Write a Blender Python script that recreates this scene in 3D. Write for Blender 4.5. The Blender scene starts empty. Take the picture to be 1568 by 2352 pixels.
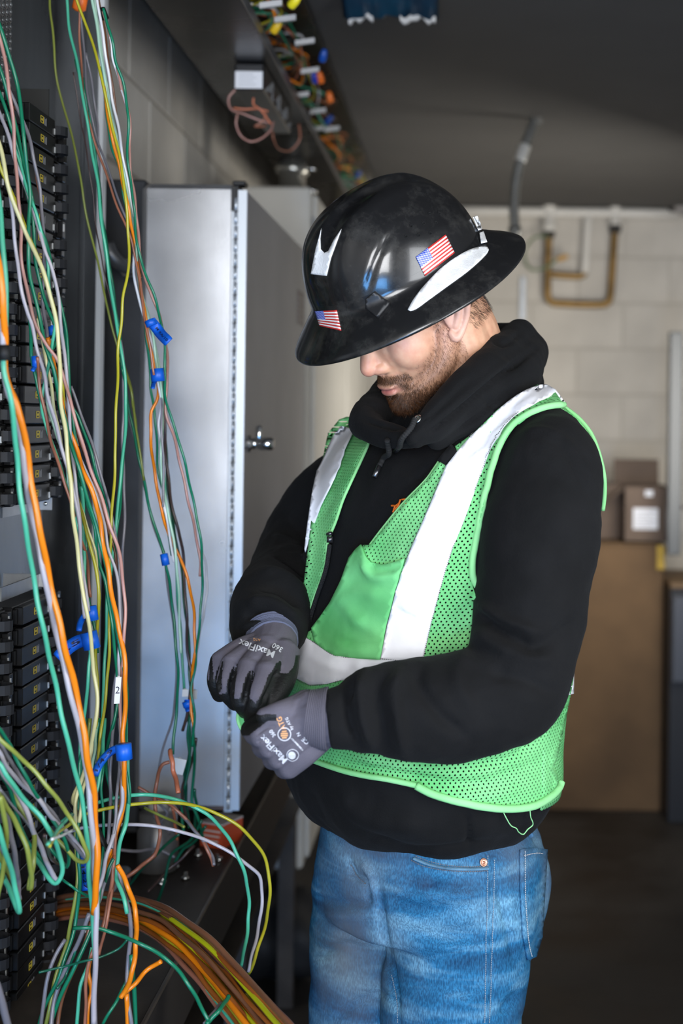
import bpy, math, random
import numpy as np
from mathutils import Vector, Matrix, noise
from mathutils.bvhtree import BVHTree
from mathutils.geometry import delaunay_2d_cdt

# ---------------------------------------------------------------- camera, sky, lights, exposure
SC = bpy.context.scene
COL = SC.collection
F = 3266.67           # focal length of a 50 mm lens in pixels of the 1568 x 2352 frame
VX, VY, CZ = 1070.0, 960.0, 1.5   # vanishing point of the corridor and eye height
cam_d = bpy.data.cameras.new('camera')
cam_d.sensor_fit = 'HORIZONTAL'; cam_d.sensor_width = 24.0; cam_d.lens = 50.0
cam_d.shift_x = (784 - VX) / 1568.0
cam_d.shift_y = (VY - 1176) / 1568.0
cam_d.clip_start = 0.05
cam_d.dof.use_dof = True; cam_d.dof.focus_distance = 1.88; cam_d.dof.aperture_fstop = 3.2
cam = bpy.data.objects.new('camera', cam_d); COL.objects.link(cam)
ROLL = math.radians(0.75)      # the camera was held a little off level
cam.location = (0, 0, CZ); cam.rotation_euler = (Matrix.Rotation(math.pi / 2, 3, 'X') @ Matrix.Rotation(ROLL, 3, 'Z')).to_euler()
SC.camera = cam

SC.view_settings.view_transform = 'Standard'
try: SC.view_settings.look = 'None'
except Exception: pass
SC.view_settings.gamma = 1.0
SC.view_settings.use_curve_mapping = False
SC.view_settings.exposure = 0.0

world = bpy.data.worlds.new('sky'); SC.world = world; world.use_nodes = True
bg = world.node_tree.nodes['Background']
bg.inputs[0].default_value = (0.62, 0.78, 1.0, 1); bg.inputs[1].default_value = 0.22

def area(name, loc, target, sx, sy, power, color, spread=math.pi):
    l = bpy.data.lights.new(name, 'AREA'); l.shape = 'RECTANGLE'; l.size = sx; l.size_y = sy
    l.energy = power; l.color = color; l.spread = spread
    o = bpy.data.objects.new(name, l); COL.objects.link(o); o.location = loc
    o.rotation_euler = (Vector(target) - Vector(loc)).to_track_quat('-Z', 'Y').to_euler()
    return o
# daylight through the open doorway behind the photographer, then three added fill lamps with no seen source
area('doorway_daylight', (0.0, -1.3, 1.65), (-.05, 3.0, 1.35), 1.0, 1.2, 72, (0.97, 0.98, 1.0))
area('low_blue_fill', (-0.15, -1.25, 0.40), (-0.35, 2.6, 0.8), 1.0, 0.6, 40, (0.14, 0.45, 1.0))  # added blue lamp, tints the lower part of the cabinets
area('right_side_fill', (0.93, 1.0, 1.5), (-0.5, 2.3, 1.4), 0.8, 1.1, 30, (0.93, 0.96, 1.0))  # added fill from the right; the wall there has no window
area('back_wall_fill', (0.93, 4.7, 1.5), (-0.4, 5.8, 1.35), 1.0, .8, 30, (1.0, 0.95, 0.86))  # unseen lamp added to brighten the back wall
# ---------------------------------------------------------------- helpers
CR, SR = math.cos(ROLL), math.sin(ROLL)
def W(px, py, d):
    x, y = px - VX, py - VY; x, y = x*CR + y*SR, -x*SR + y*CR
    return Vector((x / F * d, d, CZ - y / F * d))
def PX(V):
    V = np.asarray(V, float); x = V[:, 0] / V[:, 1] * F; y = (CZ - V[:, 2]) / V[:, 1] * F
    return np.stack([VX + x*CR - y*SR, VY + x*SR + y*CR], 1)
MATS = {}
def nodes_of(m):
    m.use_nodes = True
    return m.node_tree.nodes, m.node_tree.links, m.node_tree.nodes['Principled BSDF']
def mat(name, col, rough=0.5, metal=0.0, var=0.0, scale=8.0, bump=0.0, bscale=60.0, spec=0.5, coat=0.0, sheen=0.0, stretch=None, col2=None, rvar=0.0):
    """procedural material: base colour varied by noise, fine relief by noise"""
    if name in MATS: return MATS[name]
    m = bpy.data.materials.new(name); N, L, b = nodes_of(m)
    b.inputs['Base Color'].default_value = (*col, 1); b.inputs['Roughness'].default_value = rough
    b.inputs['Metallic'].default_value = metal; b.inputs['Specular IOR Level'].default_value = spec
    b.inputs['Coat Weight'].default_value = coat; b.inputs['Sheen Weight'].default_value = sheen
    tc = N.new('ShaderNodeTexCoord'); mp = N.new('ShaderNodeMapping'); L.new(tc.outputs['Object'], mp.inputs[0])
    if stretch: mp.inputs['Scale'].default_value = stretch
    n = N.new('ShaderNodeTexNoise'); n.inputs['Scale'].default_value = scale; n.inputs['Detail'].default_value = 6
    L.new(mp.outputs[0], n.inputs['Vector'])
    r = N.new('ShaderNodeValToRGB'); L.new(n.outputs['Fac'], r.inputs[0])
    c2 = col2 or tuple(max(0, c * (1 - var)) for c in col)
    c1 = tuple(min(1, c * (1 + var * .6)) for c in col) if col2 is None else col
    r.color_ramp.elements[0].position = .35; r.color_ramp.elements[0].color = (*c2, 1)
    r.color_ramp.elements[1].position = .65; r.color_ramp.elements[1].color = (*c1, 1)
    L.new(r.outputs[0], b.inputs['Base Color'])
    if rvar:
        mr = N.new('ShaderNodeMapRange'); mr.inputs[1].default_value = .3; mr.inputs[2].default_value = .7
        mr.inputs[3].default_value = max(.02, rough - rvar); mr.inputs[4].default_value = min(1, rough + rvar)
        L.new(n.outputs['Fac'], mr.inputs[0]); L.new(mr.outputs[0], b.inputs['Roughness'])
    if bump:
        n2 = N.new('ShaderNodeTexNoise'); n2.inputs['Scale'].default_value = bscale; n2.inputs['Detail'].default_value = 4
        L.new(mp.outputs[0], n2.inputs['Vector'])
        bp = N.new('ShaderNodeBump'); bp.inputs['Strength'].default_value = bump; bp.inputs['Distance'].default_value = .002
        L.new(n2.outputs['Fac'], bp.inputs['Height']); L.new(bp.outputs[0], b.inputs['Normal'])
    MATS[name] = m
    return m

def crom(P, n):
    """Catmull-Rom through the rows of P (any dimension), n samples"""
    P = np.asarray(P, float)
    if len(P) == 2: return P[0] + (P[1] - P[0]) * np.linspace(0, 1, n)[:, None]
    seg = np.linalg.norm(np.diff(P[:, :3], axis=0), axis=1); t = np.concatenate([[0], np.cumsum(np.maximum(seg, 1e-9))])
    T = (P[2:] - P[:-2]) / (t[2:] - t[:-2])[:, None]
    T = np.vstack([(P[1] - P[0]) / (t[1] - t[0]), T, (P[-1] - P[-2]) / (t[-1] - t[-2])])
    u = np.linspace(0, t[-1], n); i = np.clip(np.searchsorted(t, u, side='right') - 1, 0, len(t) - 2)
    h = (t[i + 1] - t[i]); s = (u - t[i]) / h; s = s[:, None]; h = h[:, None]
    return (2*s**3-3*s**2+1)*P[i] + (s**3-2*s**2+s)*h*T[i] + (-2*s**3+3*s**2)*P[i+1] + (s**3-s**2)*h*T[i+1]

class MB:
    """collects shapes for ONE mesh object"""
    def __init__(s): s.v = []; s.f = []; s.m = []
    def add(s, V, Fc, mi=0):
        o = len(s.v); s.v += [tuple(map(float, p)) for p in V]; s.f += [tuple(int(i) + o for i in q) for q in Fc]; s.m += [mi] * len(Fc); return s
    def box(s, a, b, mi=0, bev=0.0):
        (x0, y0, z0), (x1, y1, z1) = [min(p, q) for p, q in zip(a, b)], [max(p, q) for p, q in zip(a, b)]
        if bev <= 0:
            V = [(x0,y0,z0),(x1,y0,z0),(x1,y1,z0),(x0,y1,z0),(x0,y0,z1),(x1,y0,z1),(x1,y1,z1),(x0,y1,z1)]
            return s.add(V, [(0,3,2,1),(4,5,6,7),(0,1,5,4),(1,2,6,5),(2,3,7,6),(3,0,4,7)], mi)
        e = min(bev, (x1-x0)/2.01, (y1-y0)/2.01, (z1-z0)/2.01)
        V = []
        for z, ins in ((z0, e), (z0+e, 0), (z1-e, 0), (z1, e)):
            a0, a1, b0, b1 = x0+ins, x1-ins, y0+ins, y1-ins; c = e if ins == 0 else e*.3
            V += [(a0+c,b0,z),(a1-c,b0,z),(a1,b0+c,z),(a1,b1-c,z),(a1-c,b1,z),(a0+c,b1,z),(a0,b1-c,z),(a0,b0+c,z)]
        Fc = [tuple(range(7, -1, -1)), tuple(range(24, 32))]
        for k in range(3):
            for i in range(8): j = (i+1) % 8; Fc.append((k*8+i, k*8+j, k*8+8+j, k*8+8+i))
        return s.add(V, Fc, mi)
    def obox(s, c, ax, ay, az, mi=0):
        """oriented box: centre and three half-axis vectors"""
        c, ax, ay, az = map(Vector, (c, ax, ay, az)); V = []
        for k in (-1, 1):
            for (i, j) in ((-1,-1),(1,-1),(1,1),(-1,1)): V.append(c + ax*i + ay*j + az*k)
        return s.add(V, [(0,3,2,1),(4,5,6,7),(0,1,5,4),(1,2,6,5),(2,3,7,6),(3,0,4,7)], mi)
    def tube(s, P, r, n=8, seg=None, smooth=True, mi=0, flat=1.0, up=None):
        P = [tuple(p) for p in P]; R = [r]*len(P) if np.isscalar(r) else list(r)
        A = np.array([(*p, q) for p, q in zip(P, R)], float)
        if smooth: A = crom(A, seg or max(2, (len(P)-1)*6+1))
        C, R = A[:, :3], A[:, 3]
        T = np.gradient(C, axis=0); T /= np.maximum(np.linalg.norm(T, axis=1), 1e-9)[:, None]
        u = np.array(up if up is not None else ((0,0,1) if abs(T[0][2]) < .9 else (0,1,0)), float)
        V = []
        for i in range(len(C)):
            u = u - T[i]*u.dot(T[i]); u /= max(np.linalg.norm(u), 1e-9); w = np.cross(T[i], u)
            if up is not None: uu = np.array(up, float); uu -= T[i]*uu.dot(T[i]); uu /= max(np.linalg.norm(uu),1e-9); u = uu; w = np.cross(T[i], u)
            for k in range(n):
                a = 2*math.pi*k/n; V.append(C[i] + R[i]*(math.cos(a)*u*flat + math.sin(a)*w))
        Fc = [(i*n+k, i*n+(k+1) % n, (i+1)*n+(k+1) % n, (i+1)*n+k) for i in range(len(C)-1) for k in range(n)]
        Fc += [tuple(range(n-1, -1, -1)), tuple((len(C)-1)*n+k for k in range(n))]
        return s.add(V, Fc, mi)
    def lathe(s, base, axis, prof, n=24, mi=0, xdir=None):
        """prof: (radius, height) pairs along axis"""
        a = Vector(axis).normalized(); x = Vector(xdir) if xdir else a.orthogonal(); x = (x - a*x.dot(a)).normalized(); y = a.cross(x)
        b = Vector(base); V = []
        for r, h in prof:
            for k in range(n): t = 2*math.pi*k/n; V.append(b + a*h + x*(r*math.cos(t)) + y*(r*math.sin(t)))
        m = len(prof)
        Fc = [(i*n+k, i*n+(k+1) % n, (i+1)*n+(k+1) % n, (i+1)*n+k) for i in range(m-1) for k in range(n)]
        Fc += [tuple(range(n-1, -1, -1)), tuple((m-1)*n+k for k in range(n))]
        return s.add(V, Fc, mi)
    def blob(s, c, ax, ay, az, nu=20, nv=12, mi=0):
        """ellipsoid from centre and three half-axis vectors"""
        c, ax, ay, az = [np.array(tuple(q), float) for q in (c, ax, ay, az)]; V = [c - az]
        for i in range(1, nv):
            p = math.pi*i/nv
            for k in range(nu):
                t = 2*math.pi*k/nu; V.append(c - az*math.cos(p) + (ax*math.cos(t) + ay*math.sin(t))*math.sin(p))
        V.append(c + az); Fc = [(0, 1+(k+1) % nu, 1+k) for k in range(nu)]
        Fc += [(1+i*nu+k, 1+i*nu+(k+1) % nu, 1+(i+1)*nu+(k+1) % nu, 1+(i+1)*nu+k) for i in range(nv-2) for k in range(nu)]
        e = len(V)-1; Fc += [(e, 1+(nv-2)*nu+k, 1+(nv-2)*nu+(k+1) % nu) for k in range(nu)]
        return s.add(V, Fc, mi)
    def caps(s, pts, n=16, seg=None):
        """chain of (x,y,z,r): tapered tube with round ends, for a later remesh"""
        pts = [tuple(p) for p in pts]
        s.tube([p[:3] for p in pts], [p[3] for p in pts], n=n, seg=seg)
        for p in (pts[0], pts[-1]): s.blob(p[:3], (p[3],0,0), (0,p[3],0), (0,0,p[3]), n, 8)
        return s
    def loft(s, rings, closed=True, mi=0):
        n = len(rings[0]); V = [p for r in rings for p in r]
        Fc = [(i*n+k, i*n+(k+1) % n, (i+1)*n+(k+1) % n, (i+1)*n+k) for i in range(len(rings)-1) for k in range(n if closed else n-1)]
        if closed: Fc += [tuple(range(n-1, -1, -1)), tuple((len(rings)-1)*n+k for k in range(n))]
        return s.add(V, Fc, mi)
    def mesh(s, name, mats, smooth=False):
        me = bpy.data.meshes.new(name); me.from_pydata(s.v, [], s.f)
        for m in (mats if isinstance(mats, (list, tuple)) else [mats]): me.materials.append(m)
        if any(s.m): me.polygons.foreach_set('material_index', s.m)
        if smooth: me.polygons.foreach_set('use_smooth', [True]*len(me.polygons))
        me.update(); return me
    def build(s, name, mats, parent=None, smooth=False, **tags):
        return link(s.mesh(name, mats, smooth), name, parent, **tags)

def link(me, name, parent=None, label=None, cat=None, group=None, kind=None):
    o = bpy.data.objects.new(name, me); COL.objects.link(o)
    if parent is not None:
        o.parent = parent
        M = Matrix.Identity(4); q = parent
        loc = Vector((0, 0, 0))
        while q is not None: loc += q.location; q = q.parent
        o.matrix_parent_inverse = Matrix.Translation(-loc) if parent.get('_w') else Matrix.Identity(4)
    tag(o, label, cat, group, kind); return o
def tag(o, label=None, cat=None, group=None, kind=None):
    if label: o['label'] = label
    if cat: o['category'] = cat
    if group: o['group'] = group
    if kind: o['kind'] = kind
    return o
def thing(name, label, cat, loc=(0, 0, 0), group=None):
    """Empty at the thing's base; children are modelled in world coordinates"""
    o = bpy.data.objects.new(name, None); COL.objects.link(o); o.location = loc; o.empty_display_size = .05
    o['_w'] = 1
    return tag(o, label, cat, group)
def part(mb, name, m, parent, smooth=False, label=None, kind=None):
    """a part under a thing() Empty, or a sub-part under a part, in world coordinates"""
    o = mb.build(name, m, None, smooth, label=label, kind=kind); return adopt(o, parent)
def adopt(o, parent):
    o.parent = parent
    if parent.get('_w'): o.matrix_parent_inverse = Matrix.Translation(-parent.location)
    return o

def remesh(mb, voxel, it=3, fac=.5):
    """union of the shapes in mb as one continuous surface"""
    me = mb.mesh('tmp', []) if False else bpy.data.meshes.new('tmp')
    if mb.v: me.from_pydata(mb.v, [], mb.f)
    o = bpy.data.objects.new('tmp', me); COL.objects.link(o)
    r = o.modifiers.new('r', 'REMESH'); r.mode = 'VOXEL'; r.voxel_size = voxel
    if it: k = o.modifiers.new('s', 'SMOOTH'); k.factor = fac; k.iterations = it
    dg = bpy.context.evaluated_depsgraph_get(); e = o.evaluated_get(dg); m2 = e.to_mesh()
    n = len(m2.vertices); V = np.empty(n*3); m2.vertices.foreach_get('co', V); V = V.reshape(-1, 3)
    nl = len(m2.loops); lp = np.empty(nl, int); m2.loops.foreach_get('vertex_index', lp)
    Fc = lp.reshape(-1, 4) if nl == 4*len(m2.polygons) else [tuple(p.vertices) for p in m2.polygons]
    e.to_mesh_clear(); bpy.data.objects.remove(o); bpy.data.meshes.remove(me)
    return V, Fc
def vnormals(V, Fc):
    Fc = np.asarray(Fc); n = np.cross(V[Fc[:, 2]] - V[Fc[:, 0]], V[Fc[:, 3 if Fc.shape[1] > 3 else 1]] - V[Fc[:, 1 if Fc.shape[1] > 3 else 0]])
    if Fc.shape[1] == 3: n = -n
    N = np.zeros_like(V)
    for k in range(Fc.shape[1]): np.add.at(N, Fc[:, k], n)
    return N / np.maximum(np.linalg.norm(N, axis=1), 1e-12)[:, None]
def segdist(P, A, B):
    d = B - A; t = np.clip(((P - A) @ d) / max(d @ d, 1e-9), 0, 1); return np.linalg.norm(P - (A + t[:, None]*d), axis=1), t
def folds(V, Fc, fl):
    """press fold ridges (+) and creases (-) into a cloth surface along seen lines: (points, width px, height m)"""
    N = vnormals(V, Fc); P = PX(V); view = V - np.array([0, 0, CZ]); view /= np.linalg.norm(view, axis=1)[:, None]
    front = np.clip(-(N*view).sum(1)*2.5, 0, 1); D = np.zeros(len(V))
    for pts, w, amp in fl:
        q = crom(np.array([(a, b, 0) for a, b in pts], float), len(pts)*5)[:, :2] if len(pts) > 2 else np.array(pts, float)
        m = (P[:, 0] > q[:, 0].min()-3*w) & (P[:, 0] < q[:, 0].max()+3*w) & (P[:, 1] > q[:, 1].min()-3*w) & (P[:, 1] < q[:, 1].max()+3*w) & (front > 0)
        ix = np.where(m)[0]
        if not len(ix): continue
        best = np.full(len(ix), 1e9); bt = np.zeros(len(ix)); K = len(q)-1
        for k in range(K):
            dd, t = segdist(P[ix], q[k], q[k+1]); b = dd < best; best[b] = dd[b]; bt[b] = (k+t[b])/K
        taper = np.clip(np.minimum(bt, 1-bt)*5, .25, 1)
        D[ix] += amp*np.exp(-(best/w)**2)*taper
    return V + N*(D*front)[:, None]
def wrinkle(V, Fc, amp, scale, stretch=(1, 1, 1)):
    N = vnormals(V, Fc); s = np.array(stretch)*scale
    D = np.array([noise.noise(Vector(p)) for p in V*s]); return V + N*(D*amp)[:, None]
def mesh_np(name, V, Fc, mats, parent=None, smooth=True, uv=None, fm=None, **tags):
    me = bpy.data.meshes.new(name); me.from_pydata(V.tolist() if hasattr(V, 'tolist') else V, [], Fc.tolist() if hasattr(Fc, 'tolist') else Fc)
    for m in (mats if isinstance(mats, (list, tuple)) else [mats]): me.materials.append(m)
    if smooth: me.polygons.foreach_set('use_smooth', [True]*len(me.polygons))
    if uv is not None:
        l = me.uv_layers.new(name='UVMap'); lp = np.empty(len(me.loops), int); me.loops.foreach_get('vertex_index', lp)
        l.data.foreach_set('uv', np.asarray(uv, float)[lp].ravel())
    if fm is not None: me.polygons.foreach_set('material_index', [int(i) for i in fm])
    me.update(); o = link(me, name, None, **tags)
    if parent is not None: adopt(o, parent)
    return o
def bvh(V, Fc): return BVHTree.FromPolygons([tuple(p) for p in V], [tuple(int(i) for i in f) for f in Fc])
EYE = Vector((0, 0, CZ))
def onto(tree, px, py, off, dref=1.95):
    """point of a surface seen at a pixel, lifted off along its normal"""
    q = W(px, py, 1.0); dr = (q - EYE).normalized(); h = tree.ray_cast(EYE, dr)
    if h[0] is None:
        w = W(px, py, dref); h = tree.find_nearest(w)
        nr = h[1] if h[1].dot(w - h[0]) > 0 else h[1]
        return h[0] + nr*off, nr
    n = h[1] if h[1].dot(dr) < 0 else -h[1]
    return h[0] + n*off, n
def inpoly(P, poly):
    x, y = P[:, 0], P[:, 1]; c = np.zeros(len(P), bool); n = len(poly)
    for i in range(n):
        (x0, y0), (x1, y1) = poly[i], poly[i-1]
        k = ((y0 > y) != (y1 > y)) & (x < (x1-x0)*(y-y0)/((y1-y0) or 1e-9)+x0); c ^= k
    return c
def densify(poly, step, smooth=False, closed=True):
    P = [np.array(p, float) for p in poly]; out = []
    if smooth:
        A = np.array([(*p, 0) for p in P]); A = np.vstack([A, A[:1]]) if closed else A
        L = np.linalg.norm(np.diff(A, axis=0), axis=1).sum(); q = crom(A, max(8, int(L/step)))[:, :2]
        return [tuple(p) for p in (q[:-1] if closed else q)]
    for i in range(len(P) if closed else len(P)-1):
        a, b = P[i], P[(i+1) % len(P)]; n = max(1, int(np.linalg.norm(b-a)/step))
        for k in range(n): out.append(tuple(a+(b-a)*k/n))
    if not closed: out.append(tuple(P[-1]))
    return out
def fill2d(poly, step, smooth=False):
    """triangulated region with interior points"""
    B = densify(poly, step, smooth); A = np.array(B); x0, y0 = A.min(0); x1, y1 = A.max(0)
    gx, gy = np.meshgrid(np.arange(x0+step*.5, x1, step), np.arange(y0+step*.5, y1, step*.87)); gx[1::2] += step*.5
    G = np.stack([gx.ravel(), gy.ravel()], 1); G = G[inpoly(G, B)] if len(G) else G
    if len(G):
        keep = np.ones(len(G), bool)
        for b in A: keep &= ((G-b)**2).sum(1) > (step*.5)**2
        G = G[keep]
    pts = [Vector(p) for p in B] + [Vector(p) for p in G]; n = len(B)
    r = delaunay_2d_cdt(pts, [(i, (i+1) % n) for i in range(n)], [], 1, 1e-4)
    return np.array([tuple(p) for p in r[0]]), [tuple(f) for f in r[2]]
def patch(name, poly, tree, off, mats, parent, step=12, th=.0012, uvf=None, smooth_out=False, relax=3, dref=1.95, fl=None, label=None, nsm=2, tree2=None):
    """a piece of cloth or film lying on a body surface, with its own thickness"""
    P, T = fill2d(poly, step, smooth_out)
    V, N, hit = [], [], []
    for x, y in P:
        dr_ = (W(x, y, 1.0)-EYE).normalized(); h = tree.ray_cast(EYE, dr_); ok = h[0] is not None
        p_, n_ = onto(tree, x, y, 0, dref); ds = (p_-EYE).length
        if ok and tree2 is not None:
            h2 = tree2.ray_cast(EYE, dr_)
            if h2[0] is not None and -.01 < ds-h2[3] < .022: ds = min(ds, h2[3])
        V.append(tuple(EYE+dr_*ds)); N.append(tuple(n_)); hit.append(ok)
    V = np.array(V); N = np.array(N); hit = np.array(hit); T = np.array([t for t in T if len(t) == 3])
    a, b, c = V[T[:, 0]], V[T[:, 1]], V[T[:, 2]]
    fn = np.cross(b-a, c-a); flip = (fn*N[T[:, 0]]).sum(1) < 0; T[flip] = T[flip][:, ::-1]
    E = np.vstack([T[:, [0, 1]], T[:, [1, 2]], T[:, [2, 0]]])
    def sm(X, k):
        for _ in range(k):
            S = np.zeros_like(X); n = np.zeros(len(X)); np.add.at(S, E[:, 0], X[E[:, 1]]); np.add.at(n, E[:, 0], 1)
            np.add.at(S, E[:, 1], X[E[:, 0]]); np.add.at(n, E[:, 1], 1)
            X = .5*X+.5*S/np.maximum(n, 1)[:, None]
        return X
    if (~hit).any() and hit.any():      # beyond the outline of the body: carry the cloth on smoothly
        X = np.hstack([np.linalg.norm(V-np.array(EYE), axis=1)[:, None], N]); X[~hit] = X[hit].mean(0)
        for _ in range(80): Y = sm(X, 1); X[~hit] = Y[~hit]
        D0 = V-np.array(EYE); D0 /= np.linalg.norm(D0, axis=1)[:, None]; V = np.array(EYE)+D0*X[:, :1]; N = X[:, 1:]/np.maximum(np.linalg.norm(X[:, 1:], axis=1), 1e-9)[:, None]
    if relax:   # smooth only the distance from the eye, so outlines stay
        dist = np.linalg.norm(V-np.array(EYE), axis=1)[:, None]; d2 = dist.copy()
        for _ in range(relax): d2 = sm(d2, 1); d2[hit] = np.minimum(d2[hit], dist[hit])
        V = np.array(EYE)+(V-np.array(EYE))*(d2/dist)
    N = sm(N, nsm); N /= np.maximum(np.linalg.norm(N, axis=1), 1e-9)[:, None]
    V = V+N*off
    if fl: V = folds(V, T, fl)
    uv = uvf(V, P) if uvf else None
    B = edges_boundary(T); n = len(V); V2 = np.vstack([V, V-N*th]); Fc = [tuple(t) for t in T]+[tuple(x+n for x in t[::-1]) for t in T]
    Fc += [(b, a, a+n, b+n) for a, b in B]
    uv2 = None if uv is None else np.vstack([uv, uv])
    o = mesh_np(name, V2, [tuple(map(int, f)) for f in Fc], mats, parent, True, uv2, label=label)
    return o
def edges_boundary(T):
    S = {}
    for t in T:
        for a, b in ((t[0], t[1]), (t[1], t[2]), (t[2], t[0])): S[(int(a), int(b))] = 1
    return [e for e in S if (e[1], e[0]) not in S]
def text2d(body, size=1.0, bold=0.0):
    c = bpy.data.curves.new('t', 'FONT'); c.body = body; c.size = size; c.resolution_u = 2; c.offset = bold; c.align_x = 'CENTER'; c.align_y = 'CENTER'
    o = bpy.data.objects.new('t', c); COL.objects.link(o); dg = bpy.context.evaluated_depsgraph_get(); m = o.evaluated_get(dg).to_mesh()
    V = [(v.co.x, v.co.y) for v in m.vertices]; Fc = [tuple(p.vertices) for p in m.polygons]
    o.evaluated_get(dg).to_mesh_clear(); bpy.data.objects.remove(o); bpy.data.curves.remove(c); return V, Fc
def text_on(body, tree, cx, cy, h, ang, m, parent, off=.0006, name='printing', mirror=False, sx=1.0, bold=0.0):
    """flat print: letters laid on a surface; h = letter height in pixels, ang in degrees"""
    V, Fc = text2d(body, 1.0, bold); a = math.radians(ang); ex = (math.cos(a), -math.sin(a)); ey = (-math.sin(a), -math.cos(a)); s = h/.7
    if mirror: V = [(-x, y) for x, y in V]
    out = []
    for x, y in V:
        x *= sx; p = onto(tree, cx+s*(x*ex[0]+y*ey[0]), cy+s*(x*ex[1]+y*ey[1]), off)[0]; out.append(tuple(p))
    return mesh_np(name, np.array(out), Fc, m, parent, False)
def text_flat(body, c, ex, ey, h, m, parent, name='lettering', bold=0.0, **tags):
    V, Fc = text2d(body, 1.0, bold); c, ex, ey = Vector(c), Vector(ex).normalized(), Vector(ey).normalized(); s = h/.7
    return mesh_np(name, np.array([tuple(c+ex*(x*s)+ey*(y*s)) for x, y in V]), Fc, m, parent, False, **tags)
# ---------------------------------------------------------------- the room
WX, RX, BY, CH = -0.72, 0.97, 6.2, 2.42     # left wall, right wall, back wall, ceiling
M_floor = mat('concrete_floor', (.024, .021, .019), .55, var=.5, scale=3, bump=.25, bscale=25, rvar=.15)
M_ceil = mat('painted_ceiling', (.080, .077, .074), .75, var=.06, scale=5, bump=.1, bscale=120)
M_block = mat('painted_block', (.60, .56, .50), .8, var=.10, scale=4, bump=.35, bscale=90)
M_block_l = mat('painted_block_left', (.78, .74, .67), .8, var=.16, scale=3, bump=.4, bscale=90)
M_mortar = mat('painted_mortar', (.50, .465, .41), .85, bump=.3)
M_rough = mat('side_wall_paint', (.45, .43, .40), .8)
def struct(name, mb, m): return mb.build(name, m, None, kind='structure')
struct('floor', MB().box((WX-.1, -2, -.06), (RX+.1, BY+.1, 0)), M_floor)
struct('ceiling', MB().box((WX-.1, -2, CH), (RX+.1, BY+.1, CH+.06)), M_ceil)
wl = struct('wall_left', MB().box((WX-.12, -2, 0), (WX-.0035, BY+.1, CH)), M_mortar)
wb = struct('wall_back', MB().box((WX-.1, BY+.0025, 0), (RX+.1, BY+.12, CH)), M_mortar)
struct('wall_right', MB().box((RX, -2, 0), (RX+.1, BY, CH)), M_rough)
def blocks(parent, m, a0, a1, fixed, axis, dep):
    full = MB(); L, H, g = .4, .2, .004
    if axis == 'Y': full.box((0, g, g), (dep, L-g, H-g), 0, .003)
    else: full.box((g, 0, g), (L-g, -dep, H-g), 0, .003)
    me = full.mesh('block', m)
    for r in range(12):
        s = a0-(.2 if r % 2 else 0)
        while s < a1:
            o = bpy.data.objects.new('block', me); COL.objects.link(o)
            o.location = (fixed, s, r*H+.01) if axis == 'Y' else (s, fixed, r*H+.01)
            if axis != 'Y' and s+L > RX: o.scale.x = (RX-s)/L
            if axis != 'Y' and s < WX: o.location.x = WX; o.scale.x = (s+L-WX)/L
            o.parent = parent; s += L
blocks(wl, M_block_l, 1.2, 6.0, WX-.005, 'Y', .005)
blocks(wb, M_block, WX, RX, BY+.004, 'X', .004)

# ---------------------------------------------------------------- pipes on the back wall
M_white = mat('white_pipe_paint', (.74, .71, .66), .45, var=.05)
M_brass = mat('aged_copper', (.28, .17, .06), .38, metal=.7, var=.45, scale=12, rvar=.15)
M_dark = mat('dark_iron', (.03, .028, .026), .5, var=.3)
M_galv = mat('galvanised_steel', (.36, .37, .38), .38, metal=.85, var=.35, scale=14, bump=.08, bscale=30, rvar=.12)
yb = BY-.05
def bp(px, py, d=yb): return W(px, py, d)
t = thing('water_main', 'white painted pipe running along the back wall below the ceiling', 'pipe', tuple(bp(1300, 487)))
part(MB().tube([bp(1020, 484), bp(1560, 491)], .022, 16), 'pipe', M_white, t, True)
part(MB().tube([bp(1351, 488), bp(1343, 628)], .019, 14), 'tee_branch', M_white, t, True)
for px, y0, y1, r in ((1261, 461, 532, .032), (1412, 470, 523, .025)):
    part(MB().lathe(bp(px, y1), (0, 0, 1), [(r*.8, 0), (r, .004), (r, .03), (r*.88, .034), (r*.88, (y1-y0)/F*yb-.02), (r, (y1-y0)/F*yb-.016), (r*.7, (y1-y0)/F*yb)], 18), 'elbow_fitting', M_white, t, True)
t = thing('copper_pipe', 'aged brass-coloured U-shaped pipe hanging below two white fittings', 'pipe', tuple(bp(1260, 540)))
def bend(pts, r, n=12):
    P = []
    for i, p in enumerate(pts):
        if 0 < i < len(pts)-1:
            a, b = Vector(pts[i-1]), Vector(pts[i+1]); p = Vector(p); k = .03
            P += [p+(a-p).normalized()*k, p+(a-p).normalized()*k*.3+(b-p).normalized()*k*.3, p+(b-p).normalized()*k]
        else: P.append(Vector(p))
    return MB().tube(P, r, n, seg=len(P)*5)
part(bend([bp(1260, 535), bp(1257, 696), bp(1400, 700), bp(1412, 524)], .0165), 'pipe', M_brass, t, True)
part(bend([bp(1257, 630), bp(1343, 636), bp(1345, 622)], .0145), 'branch', M_brass, t, True)
part(MB().lathe(bp(1260, 546), (0, 0, 1), [(.024, 0), (.027, .01), (.027, .03), (.02, .035)], 12).lathe(bp(1412, 536), (0, 0, 1), [(.022, 0), (.026, .01), (.026, .035), (.02, .04)], 12), 'coupling', M_dark, t, True)
M_hose = mat('green_hose', (.16, .22, .12), .4)
P = [bp(1258, 545), bp(1225, 548), bp(1203, 585), bp(1218, 620), bp(1255, 615), bp(1278, 598), bp(1302, 590)]
t = thing('hose', 'thin green hose looped beside the brass pipe', 'hose', tuple(bp(1225, 620)))
part(MB().tube([p-Vector((0, .03, 0)) for p in P], .0055, 8), 'tube', M_hose, t, True)
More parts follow.
